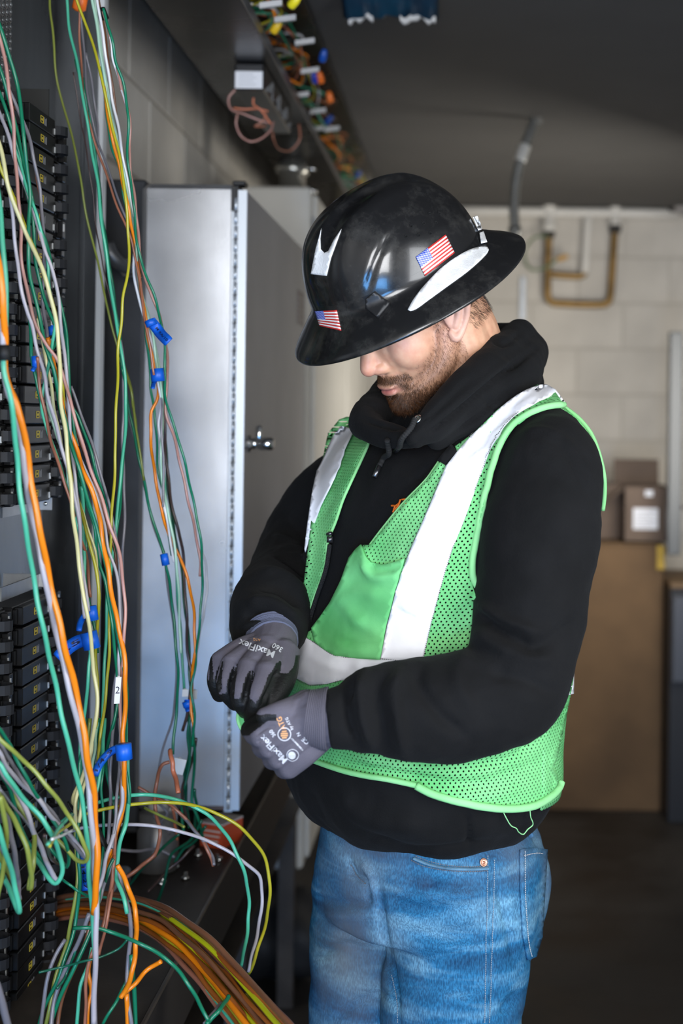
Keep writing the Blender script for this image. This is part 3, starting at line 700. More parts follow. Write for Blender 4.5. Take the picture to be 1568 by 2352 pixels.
for c, P in (('pink', [(541, 205, 2.92), (525, 225, 2.92), (530, 250, 2.93), (560, 262, 2.95), (600, 278, 2.96), (620, 283, 2.97)]),
             ('coral', [(536, 248, 2.95), (560, 251, 2.95), (590, 250, 2.96), (615, 256, 2.97)]),
             ('pink', [(545, 262, 2.92), (542, 285, 2.92), (553, 312, 2.93), (575, 325, 2.93), (600, 318, 2.94), (622, 298, 2.96), (628, 280, 2.98)]),
             ('coral', [(582, 225, 2.94), (582, 240, 2.94), (598, 252, 2.94), (610, 268, 2.95), (622, 285, 2.96)]),
             ('copper', [(612, 262, 2.96), (602, 280, 2.96), (585, 290, 2.96), (610, 290, 2.98)]),
             ('copper', [(625, 300, 3.2), (628, 320, 3.2), (640, 342, 3.25), (668, 345, 3.3), (688, 320, 3.3), (686, 285, 3.3)])):
    wire(c, [W(*p) for p in P], .0022, NICE.get(c, c)+' wire looping below the black power supply', 'wires looping under the power supply')
# coloured wiring, ties and wire nuts in the open side of the wireway
rd = random.Random(21)
cols = ['green', 'mint', 'rust', 'yellow', 'brown', 'green', 'orange', 'coral', 'dark_green', 'white', 'dark_brown']
for k in range(64):
    y = 2.42+(k/64)**1.25*3.2+rd.uniform(-.05, .05); c = cols[rd.randrange(len(cols))] if k > 4 else ['green', 'yellow', 'mint', 'orange', 'green'][k]
    L = rd.uniform(.12, .45); z0 = rd.uniform(2.26, 2.40); z1 = rd.uniform(2.25, 2.40); s = rd.uniform(.0, .05)
    P = [(-.50, y-.03, z0), (-.42-s, y, z0+.005), (-.392+s*.1, y+L*.3, (z0+z1)/2-rd.uniform(-.02, .035)), (-.40-s, y+L*.8, z1), (-.52, y+L, z1)]
    wire(c, P, .0026, NICE.get(c, c)+' wire bulging out of the open overhead wireway', NICE.get(c, c)+' wires in the overhead wireway', 6)
for k, (px, py, d, c) in enumerate(((622, 10, 2.55, 'white'), (655, 43, 2.7, 'white'), (700, 96, 2.95, 'white'), (712, 162, 3.15, 'white'), (690, 218, 3.35, 'white'), (730, 255, 3.6, 'white'), (725, 296, 3.8, 'white'), (762, 296, 3.8, 'white'), (795, 420, 5.0, 'white'))):
    c0 = W(px, py, d); tag(MB().obox(c0, (.020, 0, .003), (0, .004, 0), (0, 0, .005)).build('wire_tie', mat('tie_white', (.5, .48, .46), .45)), 'white plastic tie around wiring in the overhead wireway', 'tie', 'white ties in the overhead wireway')
for px, py, d, c, nm in ((676, 4, 2.6, (.85, .72, .02), 'yellow'), (634, 62, 2.75, (.8, .5, .02), 'amber'), (742, 128, 3.05, (.01, .07, .35), 'blue'), (735, 178, 3.3, (.9, .18, .02), 'orange'), (722, 178, 3.3, (.03, .05, .4), 'violet blue'), (757, 223, 3.5, (.9, .2, .03), 'red orange'), (755, 275, 3.8, (.01, .06, .3), 'dark blue'), (822, 400, 4.9, (.01, .06, .3), 'navy')):
    c0 = W(px, py, d); tag(MB().lathe(c0, (rd.uniform(-.2, .6), -.3, rd.uniform(.3, 1)), [(.006, -.014), (.009, -.010), (.0085, .004), (.006, .013), (.003, .015)], 10).build('wire_nut', mat('nut_'+nm, c, .35), None, True), nm+' wire connector sticking out of the overhead wireway', 'connector')
# ---------------------------------------------------------------- the worker
A0 = math.radians(50); FV = np.array([-math.sin(A0), -math.cos(A0), 0]); LV = np.array([math.cos(A0), -math.sin(A0), 0]); ZV = np.array([0, 0, 1.])
DT = 2.0
person = thing('person', 'worker in black hard hat, hoodie, green vest and jeans looking down at gloved hands', 'person', (-.06, DT, 0))
M_hood = mat('black_fleece', (.0042, .0042, .0045), .92, var=.35, scale=14, bump=.35, bscale=420, sheen=.012, spec=.25)
M_rib = mat('black_rib', (.009, .009, .0095), .9, bump=.3, bscale=300, spec=.25)
TR = [(1905, 968, .148, .118), (1880, 966, .168, .138), (1845, 964, .186, .156), (1790, 962, .201, .171), (1700, 960, .203, .175), (1600, 970, .202, .176), (1500, 985, .203, .174), (1400, 999, .205, .170),
      (1300, 1020, .213, .176), (1200, 1040, .212, .174), (1120, 1052, .205, .166), (1050, 1060, .190, .140), (1000, 1066, .170, .108), (960, 1070, .145, .096), (920, 1074, .115, .088), (880, 1078, .085, .078)]
def ring(py, cx, a, b, n=72, ex=2.25, d=DT):
    c = np.array(W(cx, py, d)); out = []
    for k in range(n):
        t = 2*math.pi*k/n; cc, ss = math.cos(t), math.sin(t)
        out.append(tuple(c+LV*a*math.copysign(abs(cc)**(2/ex), cc)+FV*b*math.copysign(abs(ss)**(2/ex), ss)))
    return out
def rings(T, **k):
    A = np.array([(t[0], 0, 0, t[1], t[2], t[3]) for t in T], float); B = crom(A, 50); return [ring(q[0], q[3], q[4], q[5], **k) for q in B]
def cp(pts): return [(*W(x, y, d), r) for x, y, d, r in pts]
def shoulders(m):
    m.caps(cp([(1240, 1050, 1.90, .062), (1262, 1085, 1.84, .070), (1250, 1180, 1.815, .073)]), 24)
    m.caps(cp([(900, 1050, 2.10, .060), (850, 1085, 2.165, .066), (790, 1150, 2.18, .066)]), 24)
    m.caps(cp([(1085, 940, 1.98, .055), (1170, 985, 1.93, .058), (1245, 1040, 1.88, .062)]), 20)
    m.caps(cp([(1020, 960, 2.04, .05), (930, 1010, 2.10, .055), (880, 1060, 2.13, .06)]), 20)
base = MB().loft(rings(TR)); shoulders(base)
BV, BF = remesh(base, .008, 8)
TB = bvh(BV, BF)                      # the body the vest lies on
hm = MB().loft(rings(TR)); shoulders(hm)
hm.caps(cp([(1262, 1085, 1.84, .070), (1243, 1200, 1.81, .076), (1222, 1380, 1.79, .0725), (1196, 1510, 1.77, .069), (1172, 1588, 1.755, .067)]), 28)
hm.caps(cp([(1172, 1588, 1.755, .067), (1060, 1622, 1.74, .066), (950, 1633, 1.725, .063), (880, 1630, 1.71, .055), (852, 1632, 1.705, .050)]), 28)
E_ = cp([(862, 1632, 1.705, .048), (822, 1640, 1.698, .042), (785, 1646, 1.693, .0388), (749, 1651, 1.69, .0372)]); hm.tube([e[:3] for e in E_], [e[3] for e in E_], 28)
hm.caps(cp([(845, 1085, 2.17, .066), (738, 1190, 2.18, .068), (674, 1320, 2.12, .068), (655, 1370, 2.04, .067)]), 28)
E_ = cp([(655, 1370, 2.04, .067), (632, 1400, 1.97, .062), (618, 1435, 1.915, .053), (615, 1462, 1.89, .046)]); hm.caps(E_[:3], 24); hm.tube([e[:3] for e in E_[1:]], [e[3] for e in E_[1:]], 28)
# hood bunched round the neck
hm.caps(cp([(1192, 776, 2.05, .027), (1150, 818, 1.96, .030), (1095, 878, 1.875, .030), (1035, 932, 1.835, .027), (988, 978, 1.81, .023), (955, 1006, 1.80, .016)]), 18)
hm.caps(cp([(1212, 806, 2.05, .030), (1184, 862, 1.95, .032), (1128, 918, 1.89, .029), (1062, 968, 1.85, .022), (1000, 1008, 1.83, .014)]), 18)
hm.caps(cp([(1205, 880, 2.03, .028), (1170, 925, 1.94, .028), (1110, 980, 1.90, .022)]), 16)
hm.caps(cp([(1190, 780, 2.07, .028), (1130, 775, 2.15, .022), (1050, 800, 2.18, .03), (960, 860, 2.13, .034), (888, 925, 2.02, .034), (848, 962, 1.93, .026), (850, 985, 1.88, .020), (900, 1002, 1.845, .016), (945, 1010, 1.82, .014)]), 18)
hm.caps(cp([(1150, 880, 2.10, .05), (1060, 900, 2.12, .05), (960, 960, 2.08, .05)]), 18)
HV, HF = remesh(hm, .0044, 3)
FOLDS = [([(1085, 1400), (1150, 1450), (1230, 1490)], 14, -.007), ([(1090, 1385), (1160, 1425), (1245, 1455)], 13, .006), ([(1075, 1440), (1180, 1500), (1290, 1520)], 18, .005),
         ([(1330, 1420), (1250, 1480), (1180, 1500)], 16, -.005), ([(1290, 1600), (1200, 1560), (1110, 1540)], 16, -.004),
         ([(815, 1545), (800, 1600), (806, 1660), (830, 1715)], 10, -.008), ([(838, 1540), (828, 1600), (838, 1670), (862, 1725)], 13, .007), ([(900, 1520), (868, 1580), (876, 1650), (890, 1735)], 11, -.006),
         ([(935, 1525), (905, 1580), (915, 1660), (930, 1745)], 14, .006), ([(985, 1505), (960, 1560), (1010, 1640), (1080, 1700)], 14, -.005), ([(1080, 1480), (1050, 1560), (1090, 1640)], 18, .004),
         ([(620, 1230), (680, 1260), (725, 1300)], 11, .006), ([(610, 1260), (670, 1290), (715, 1330)], 9, -.006), ([(590, 1310), (650, 1325), (705, 1370)], 11, .006), ([(575, 1345), (640, 1355), (700, 1400)], 9, -.006),
         ([(560, 1385), (620, 1385), (690, 1430)], 12, .007), ([(548, 1420), (610, 1410), (685, 1455)], 9, -.007), ([(545, 1445), (610, 1432), (670, 1470)], 8, .005), ([(655, 1180), (700, 1230), (735, 1260)], 13, -.005),
         ([(1380, 1130), (1300, 1010), (1230, 985), (1170, 1010)], 7, .0025), ([(1372, 1180), (1290, 1030), (1225, 1003)], 5, -.002),
         ([(1100, 905), (1140, 940), (1146, 985)], 5, -.004), ([(1095, 860), (1000, 950), (960, 1010)], 6, -.002), ([(1232, 800), (1190, 832), (1130, 878), (1070, 930), (1010, 978), (962, 1012)], 6, -.010), ([(1222, 792), (1170, 828), (1110, 876), (1050, 925), (990, 972)], 7, .003), ([(1215, 870), (1160, 905), (1100, 955), (1040, 1000)], 6, -.007), ([(1120, 775), (1160, 790), (1200, 760)], 6, -.005), ([(830, 960), (870, 975), (925, 985)], 5, -.005), ([(850, 930), (880, 950), (900, 985)], 8, -.004), ([(1100, 850), (1040, 905), (985, 955), (945, 990)], 3, -.002), ([(900, 1075), (950, 1120), (880, 1230), (770, 1400)], 14, .004),
         ([(1130, 960), (1040, 1050), (960, 1110)], 9, .004), ([(1090, 980), (1000, 1060), (930, 1130)], 9, -.004), ([(870, 1010), (820, 1110), (790, 1220)], 12, .004),
         ([(910, 1028), (960, 1022), (1005, 1000)], 4, -.003), ([(1070, 1860), (1080, 1960)], 8, -.004), ([(700, 1800), (740, 1900), (780, 1960)], 16, -.004), ([(760, 1800), (850, 1880), (1000, 1900)], 26, .005), ([(830, 1900), (950, 1950), (1150, 1930)], 9, -.003)]
FOLDS = [(p, w, a*(1.7 if min(q[1] for q in p) > 1150 else 1.2)) for p, w, a in FOLDS]
HV = wrinkle(HV, HF, .0045, 18, (1, 1, .8)); HV = wrinkle(HV, HF, .0012, 55); HV = folds(HV, HF, FOLDS)
hoodie = mesh_np('hoodie', HV, HF, M_hood, person, True, label='black hooded sweatshirt with the hood bunched at the neck')
TH = bvh(HV, HF)
# drawstrings, eyelet, embroidery
M_cord = mat('black_cord', (.012, .012, .012), .8, bump=.6, bscale=900)
M_tip = mat('metal_tip', (.16, .16, .17), .25, metal=.9)
def surf(pts, off, tree=TH): return [onto(tree, x, y, off)[0] for x, y in pts]
o_, n_ = onto(TH, 960, 966, .002)
part(MB().lathe(o_, n_, [(.0042, 0), (.0042, .001), (.0052, .0018), (.0066, .0014), (.0068, 0)], 20), 'eyelet', M_chrome, hoodie, True, label='silver drawstring eyelet')
def braided(pts, r, n=70):
    C = crom(np.array([tuple(p) for p in pts]), n); return MB().tube([tuple(c) for c in C], [r*(1+.10*math.sin(i*1.6)) for i in range(n)], 10, smooth=False)
for P in ([(960, 968), (948, 990), (933, 1008), (923, 1020)], [(896, 1008), (894, 1030), (888, 1058), (878, 1076)]):
    S = surf(P, .006); part(braided(S, .0036), 'drawstring', M_cord, hoodie, True)
for P in ([(923, 1020), (912, 1046)], [(878, 1076), (866, 1101)]):
    S = surf(P, .006); part(MB().tube(S, .0034, 10, smooth=False), 'cord_tip', M_tip, hoodie, True)
M_emb = mat('orange_thread', (.72, .15, .01), .6, bump=.5, bscale=700)
def strokes(name, L, r, off, m, par, tree=TH):
    q = MB()
    for P in L: q.tube(surf(densify(P, 5, closed=False), off, tree), r, 6)
    return part(q, name, m, par, True)
strokes('embroidery', [[(901, 1162), (911, 1163), (918, 1158)], [(910, 1163), (905, 1178)], [(922, 1149), (917, 1163), (909, 1172)], [(925, 1149), (935, 1148), (932, 1160)], [(924, 1160), (931, 1163), (926, 1175)], [(893, 1200), (899, 1205)]], .0013, .002, M_emb, hoodie)

# ---- head
O_H = np.array(W(935, 665, 1.93)); U_ = np.array([-.39, -.36, .85]); U_ /= np.linalg.norm(U_)
f0 = np.array([-.848, -.53, 0]); H_ = f0-U_*f0.dot(U_); H_ /= np.linalg.norm(H_); L_ = np.cross(U_, H_)
def hp(f, l, u): return O_H+H_*f+L_*l+U_*u
q = MB()
def hb_(c, rf, rl, ru, tf=0): q.blob(hp(*c), H_*rf, L_*rl, U_*ru, 28, 18)
hb_((-.012, 0, .035), .098, .076, .085); hb_((-.008, 0, -.02), .088, .069, .06); hb_((.024, 0, -.052), .064, .057, .088)
for s in (-1, 1):
    q.caps([(*hp(-.002, s*.050, -.062), .020), (*hp(.016, s*.047, -.098), .018), (*hp(.070, s*.014, -.128), .017)], 16)
    hb_((.040, s*.030, -.055), .038, .030, .042); hb_((.060, s*.028, -.016), .017, .017, .013)
    q.caps([(*hp(.092, s*.009, -.0725), .0080), (*hp(.084, s*.0145, -.0735), .0082)], 12)
    q.caps([(*hp(.078, s*.006, -.002), .012), (*hp(.066, s*.038, -.002), .012)], 12)
hb_((.072, 0, -.130), .019, .022, .017); hb_((.062, 0, -.098), .029, .032, .026)
q.caps([(*hp(.080, 0, -.010), .010), (*hp(.087, 0, -.040), .0115), (*hp(.1005, 0, -.0665), .0118)], 16); q.caps([(*hp(.078, 0, -.025), .012), (*hp(.082, 0, -.062), .015)], 16)
q.caps([(*hp(.092, 0, -.074), .007), (*hp(.080, 0, -.082), .009)], 10)
hb_((.0875, 0, -.1010), .0095, .0225, .0046); hb_((.0860, 0, -.1105), .0098, .0195, .0062)
nk = W(1078, 905, 2.0)
q.caps([(*hp(-.030, 0, -.035), .060), (*hp(-.045, 0, -.095), .056), (*nk, .062)], 24)
q.caps([(*hp(-.03, .02, -.06), .045), (*W(1090, 930, 1.98), .055)], 20); q.caps([(*W(1078, 905, 2.0), .07), (*W(1060, 1010, 2.0), .09)], 20)
FVt, FF = remesh(q, .0020, 9)
M_skin = bpy.data.materials.new('skin'); N, L, b = nodes_of(M_skin)
a = N.new('ShaderNodeAttribute'); a.attribute_name = 'Col'; nz = N.new('ShaderNodeTexNoise'); nz.inputs['Scale'].default_value = 90; nz.inputs['Detail'].default_value = 5
tc = N.new('ShaderNodeTexCoord'); L.new(tc.outputs['Object'], nz.inputs['Vector'])
mx = N.new('ShaderNodeMix'); mx.data_type = 'RGBA'; mx.blend_type = 'OVERLAY'; mx.inputs[0].default_value = .35
L.new(a.outputs['Color'], mx.inputs[6]); L.new(nz.outputs['Fac'], mx.inputs[7]); L.new(mx.outputs[2], b.inputs['Base Color'])
b.inputs['Roughness'].default_value = .45; b.inputs['Subsurface Weight'].default_value = .12; b.inputs['Subsurface Radius'].default_value = (.01, .004, .002); b.inputs['Subsurface Scale'].default_value = .5
bp_ = N.new('ShaderNodeBump'); bp_.inputs['Strength'].default_value = .15; bp_.inputs['Distance'].default_value = .001; L.new(nz.outputs['Fac'], bp_.inputs['Height']); L.new(bp_.outputs[0], b.inputs['Normal'])
R = FVt-O_H; fl_ = np.stack([R@H_, R@L_, R@U_], 1); fN = vnormals(FVt, FF)
# nostril, mouth line and nasolabial relief
def dent(V, c, rad, amp):
    d = np.linalg.norm((fl_-np.array(c))/np.array(rad), axis=1); return V+fN*(amp*np.exp(-d**2))[:, None]
for s in (-1, 1):
    FVt = dent(FVt, (.090, s*.0078, -.0815), (.005, .0032, .004), -.004); FVt = dent(FVt, (.072, s*.027, -.080), (.012, .006, .012), -.0018); FVt = dent(FVt, (.083, s*.021, -.071), (.006, .003, .007), -.002)
FVt = dent(FVt, (.092, 0, -.1058), (.012, .022, .0013), -.0022); FVt = dent(FVt, (.084, 0, -.1185), (.015, .018, .004), -.003)
skin = np.array([.67, .365, .225]); col = np.tile(skin, (len(FVt), 1))
def tint(c, rad, target, w):
    global col
    k = (w*np.exp(-(np.linalg.norm((fl_-np.array(c))/np.array(rad), axis=1))**2))[:, None]; col = col*(1-k)+np.array(target)*k
tint((.102, 0, -.068), (.02, .02, .02), (.80, .36, .26), .7)
for s in (-1, 1): tint((.06, s*.05, -.05), (.03, .03, .03), (.78, .42, .31), .6); tint((0, s*.075, -.04), (.03, .02, .04), (.80, .40, .30), .6)
lip = np.exp(-((fl_[:, 2]+.1058)/.0062)**4)*np.exp(-(fl_[:, 1]/.021)**4)*(fl_[:, 0] > .07); col = col*(1-.85*lip[:, None])+np.array([.60, .17, .15])*.85*lip[:, None]
def beard_w(f, l, u):
    al = np.abs(l)
    mous = np.exp(-((u+.0905+al*.10)/.0065)**4)*(al < .034)*(f > .06)
    jawl = 1/(1+np.exp(-(-.098-u+np.clip((.060-f), 0, .06)*.95)/.004))*(f > -.012)*(f < .120)
    chin = (u < -.116)*(f > .03)*1.0
    corner = np.exp(-((al-.0275)/.0055)**2)*(u < -.088)*(f > .05)
    side = np.exp(-((f-.006)/.011)**4)*(u > -.095)*(u < -.005)*(al > .045)
    soul = np.exp(-(l/.006)**2)*np.exp(-((u+.1185)/.004)**2)*(f > .06)*.8
    w = np.maximum.reduce([mous, jawl*.58, chin*.9, corner*.8, side*.55, soul])
    lipm = np.exp(-((u+.1058)/.0078)**6)*(al < .023)*(f > .07)
    return np.clip(w*(1-lipm), 0, 1)
bw = beard_w(*fl_.T); bw *= (np.abs(fl_[:, 2]) < .16)*(fl_[:, 2] > -.150)
col = col*(1-.55*bw[:, None])+np.array([.20, .085, .035])*.55*bw[:, None]
hair = ((fl_[:, 0] < -.010)*(fl_[:, 2] > -.055-.2*(fl_[:, 0]+.02))*(fl_[:, 2] < .2)*(np.abs(fl_[:, 1]) < .072))*1.0
hair[(fl_[:, 0] > -.035)] *= .0
col = col*(1-.75*hair[:, None])+np.array([.06, .03, .018])*.75*hair[:, None]
head = mesh_np('body', FVt, FF, M_skin, person, True, label='bearded face and neck under the hard hat')
ca = head.data.color_attributes.new('Col', 'FLOAT_COLOR', 'POINT'); ca.data.foreach_set('color', np.hstack([col, np.ones((len(col), 1))]).astype(np.float32).ravel())
# ears
M_ear = mat('ear_skin', (.74, .42, .31), .45, var=.1, scale=60)
for s in (-1, 1):
    q = MB(); e = lambda f, l, u: hp(f-.012, s*l, u-.010)
    q.caps([(*e(.012, .070, -.052), .0055), (*e(.010, .073, -.060), .0070), (*e(-.003, .077, -.052), .0050), (*e(-.016, .084, -.032), .0048), (*e(-.021, .088, -.010), .005), (*e(-.012, .088, .004), .005), (*e(.004, .080, .004), .0048), (*e(.012, .073, -.008), .004)], 10)
    q.caps([(*e(.003, .073, -.045), .006), (*e(-.006, .078, -.030), .0055), (*e(-.010, .080, -.010), .005), (*e(0, .076, -.006), .004)], 10)
    q.blob(e(-.002, .070, -.028), H_*.017, L_*.006, U_*.030, 16, 10)
    EV, EF = remesh(q, .0016, 3); mesh_np('ear', EV, EF, M_ear, person, True)
# beard and hair strands
def strand_mesh(name, seeds, normals, lens, dirs, rad, m, label=None):
    n = len(seeds); seg = 3; V = np.zeros((n, seg*3+1, 3)); up = np.cross(normals, dirs); up /= np.maximum(np.linalg.norm(up, axis=1), 1e-9)[:, None]; w = np.cross(up, dirs)
    for i in range(seg+1):
        t = i/seg; c = seeds+normals*(lens*(.35*t))[:, None]+dirs*(lens*(t*t*.35+t*.45))[:, None]
        if i == seg: V[:, -1] = c; break
        for k in range(3):
            a = 2*math.pi*k/3; V[:, i*3+k] = c+(up*math.cos(a)+w*math.sin(a))*(rad*(1-.7*t))
    F0 = [(i*3+k, i*3+(k+1) % 3, i*3+3+(k+1) % 3, i*3+3+k) for i in range(seg-1) for k in range(3)]; F1 = [((seg-1)*3+k, (seg-1)*3+(k+1) % 3, seg*3) for k in range(3)]
    st = seg*3+1; FA = []
    for j in range(n): FA += [tuple(x+j*st for x in f) for f in F0+F1]
    return mesh_np(name, V.reshape(-1, 3), FA, m, person, False, label=label, kind='stuff')
M_beard = mat('brown_beard', (.15, .060, .020), .5, var=.6, scale=300, col2=(.030, .012, .006))
rng = np.random.default_rng(5)
p = bw**1.6*(fl_[:, 1] > -.045)*(1+2.2*(fl_[:, 0] > .062)*(bw > .5)); ids = rng.choice(len(FVt), 13000, p=p/p.sum()); sd = FVt[ids]+rng.normal(0, .0008, (13000, 3)); nn = fN[ids]
al = np.abs(fl_[ids, 1])[:, None]; dr = -U_*1.0+H_*.15+L_*np.sign(fl_[ids, 1])[:, None]*(.35*(fl_[ids, 2] > -.1))[:, None]+rng.normal(0, .38, (13000, 3)); dr -= nn*(dr*nn).sum(1)[:, None]*.8; dr /= np.linalg.norm(dr, axis=1)[:, None]
ln = rng.uniform(.0035, .0078, 13000)*np.where(fl_[ids, 2] < -.115, 1.7, 1)
strand_mesh('beard', sd, nn, ln, dr, .00015, M_beard, 'short brown beard and moustache')
M_hair = mat('dark_hair', (.03, .015, .008), .5, var=.5, scale=200)
hw = ((fl_[:, 0] < -.020)*(fl_[:, 2] > -.075)*(fl_[:, 2] < .0)*(fl_[:, 0] > -.11)).astype(float)
hw *= np.clip((-.030-fl_[:, 0])/.01, 0, 1)
ids = rng.choice(len(FVt), 3500, p=hw/hw.sum()); nn = fN[ids]; dr = -U_-H_*.3+rng.normal(0, .2, (3500, 3)); dr -= nn*(dr*nn).sum(1)[:, None]*.9; dr /= np.linalg.norm(dr, axis=1)[:, None]
strand_mesh('hair', FVt[ids], nn, rng.uniform(.006, .010, 3500), dr, .00016, M_hair, 'short dark hair at the nape')

# ---- hard hat
M_hat = mat('hat_shell', (.011, .011, .012), .22, var=.5, scale=9, spec=.5, coat=.2, rvar=.07, bump=.03, bscale=18)
N, L, b = M_hat.node_tree.nodes, M_hat.node_tree.links, M_hat.node_tree.nodes['Principled BSDF']
tc = N.new('ShaderNodeTexCoord'); n1 = N.new('ShaderNodeTexNoise'); n1.inputs['Scale'].default_value = 16; n1.inputs['Detail'].default_value = 9; n1.inputs['Roughness'].default_value = .75
n2 = N.new('ShaderNodeTexVoronoi'); n2.inputs['Scale'].default_value = 34
L.new(tc.outputs['Object'], n1.inputs['Vector']); L.new(tc.outputs['Object'], n2.inputs['Vector'])
r1 = N.new('ShaderNodeValToRGB'); L.new(n1.outputs['Fac'], r1.inputs[0]); r1.color_ramp.elements[0].position = .48; r1.color_ramp.elements[0].color = (.0085, .0085, .009, 1); r1.color_ramp.elements[1].position = .86; r1.color_ramp.elements[1].color = (.062, .060, .055, 1)
r2 = N.new('ShaderNodeValToRGB'); L.new(n2.outputs['Distance'], r2.inputs[0]); r2.color_ramp.elements[0].position = .035; r2.color_ramp.elements[0].color = (1, 1, 1, 1); r2.color_ramp.elements[1].position = .07; r2.color_ramp.elements[1].color = (0, 0, 0, 1)
n3 = N.new('ShaderNodeTexNoise'); n3.inputs['Scale'].default_value = 11; L.new(tc.outputs['Object'], n3.inputs['Vector'])
th = N.new('ShaderNodeMath'); th.operation = 'GREATER_THAN'; th.inputs[1].default_value = .60; L.new(n3.outputs['Fac'], th.inputs[0])
mu = N.new('ShaderNodeMath'); mu.operation = 'MULTIPLY'; L.new(r2.outputs[0], mu.inputs[0]); L.new(th.outputs[0], mu.inputs[1])
mx = N.new('ShaderNodeMix'); mx.data_type = 'RGBA'; L.new(mu.outputs[0], mx.inputs[0]); L.new(r1.outputs[0], mx.inputs[6]); mx.inputs[7].default_value = (.30, .27, .17, 1); L.new(mx.outputs[2], b.inputs['Base Color'])
hat = thing('hard_hat', None, None, tuple(O_H)); adopt(hat, person); hat['label'] = 'scuffed black full-brim hard hat with flag stickers'
NF = 160; RFr, RLt, HT, OFF, UP = .127, .108, .122, .004, .027
def hat_ring(kind, e=0.0, dr=0.0, dh=0.0):
    out = []
    for k in range(NF):
        t = 2*math.pi*k/NF; c, s = math.cos(t), math.sin(t)
        if kind == 'dome':
            rr = math.cos(e)**.80; h = HT*math.sin(e)**.92; f = OFF+RFr*rr*c; l = RLt*rr*s
            nf, nl = c, s
            g = 0
            if e > .25:
                w = min(1, (e-.25)/.5)
                for lc, ww, am in ((0, .020, .0058), (.052, .011, .0038), (-.052, .011, .0038)):
                    x = (abs(l-lc)-ww)/.0032; g += am*w*(1/(1+math.exp(max(-30, min(30, x)))))
                if f < -.06: g *= max(0, 1-(-.06-f)/.04)
            h += g*math.sin(e); f += g*math.cos(e)*c; l += g*math.cos(e)*s
        else:
            br = dr*(1.0+.18*c*c); f = OFF*(1-min(1, dr/.04))+(RFr+br)*c; l = (RLt+dr*1.12)*s; h = dh-.35*abs(dh)*0
            h += (.006*c*c)*(dr/.045)*(-1 if c > 0 else .7)
        out.append(tuple(hp(f, l, h+UP)))
    return out
RG = [hat_ring('brim', dr=-.006, dh=-.004), hat_ring('brim', dr=.004, dh=-.010), hat_ring('brim', dr=.020, dh=-.021), hat_ring('brim', dr=.036, dh=-.034), hat_ring('brim', dr=.0415, dh=-.0395), hat_ring('brim', dr=.0435, dh=-.0385), hat_ring('brim', dr=.0435, dh=-.0355),
      hat_ring('brim', dr=.040, dh=-.031), hat_ring('brim', dr=.032, dh=-.0235), hat_ring('brim', dr=.020, dh=-.0135), hat_ring('brim', dr=.009, dh=-.004), hat_ring('brim', dr=.003, dh=.0005)]
RG += [hat_ring('dome', e=math.pi/2*x) for x in np.linspace(.03, .985, 44)]
m = MB().loft(RG, closed=True); HVv = np.array(m.v); HFf = m.f[:-2]+[m.f[-1]]
q4 = np.array([f for f in HFf if len(f) == 4]); 
HVv = folds(HVv, q4, [([(906, 522), (876, 568), (852, 625), (842, 672)], 8, -.0035), ([(885, 540), (858, 600), (835, 660)], 9, .0020), ([(915, 740), (955, 690), (1000, 640), (1060, 590), (1110, 560)], 7, .0022), ([(1085, 480), (1105, 530), (1115, 575)], 11, .003)])
shell = mesh_np('shell', HVv, HFf, M_hat, hat, True)
THat = bvh(HVv, [f for f in HFf if len(f) == 4])
M_refl = mat('reflective_film', (.78, .78, .77), .35, var=.08, scale=60, bump=.3, bscale=500)
c5 = lambda P: [(660+x/2.613, 380+y/2.613) for x, y in P]
def hpatch(name, P, off, m, th=.0008, step=7, smooth=False, **k): return patch(name, P, THat, off, m, shell, step=step, th=th, relax=1, nsm=1, smooth_out=smooth, dref=1.9, **k)
hpatch('reflective_sticker', c5([(722, 868), (760, 800), (850, 690), (950, 592), (1060, 522), (1150, 490), (1198, 492), (1206, 515), (1170, 560), (1080, 640), (960, 728), (850, 808), (770, 865), (733, 876)]), .0012, M_refl, smooth=True, label='white reflective crescent sticker')
hpatch('reflective_sticker', c5([(206, 378), (172, 500), (143, 652), (238, 662), (262, 560), (327, 383), (282, 445), (248, 515), (224, 526), (202, 503), (199, 440)]), .0012, M_refl, label='white reflective forked sticker')
hpatch('reflective_sticker', c5([(1103, 316), (1128, 308), (1165, 393), (1138, 398)]), .0030, M_refl); hpatch('reflective_sticker', c5([(1144, 412), (1170, 404), (1196, 470), (1160, 478)]), .0030, M_refl)
hpatch('accessory_slot_plug', c5([(470, 800), (525, 755), (620, 832), (545, 918), (475, 862)]), .0050, mat('matte_black_plastic', (.013, .013, .014), .45, bump=.1), th=.006, smooth=False, label='square plug of the accessory slot')
for x, y in c5([(853, 288), (910, 285), (742, 362), (817, 345), (890, 342), (712, 424), (787, 417), (857, 405)]):
    c, n = onto(THat, x, y, 0); part(MB().lathe(c-n*.002, n, [(.0026, .0023), (.0017, .0024), (.0016, .0004)], 12), 'vent_hole', mat('vent_shadow', (.002, .002, .002), .9), hat, True)
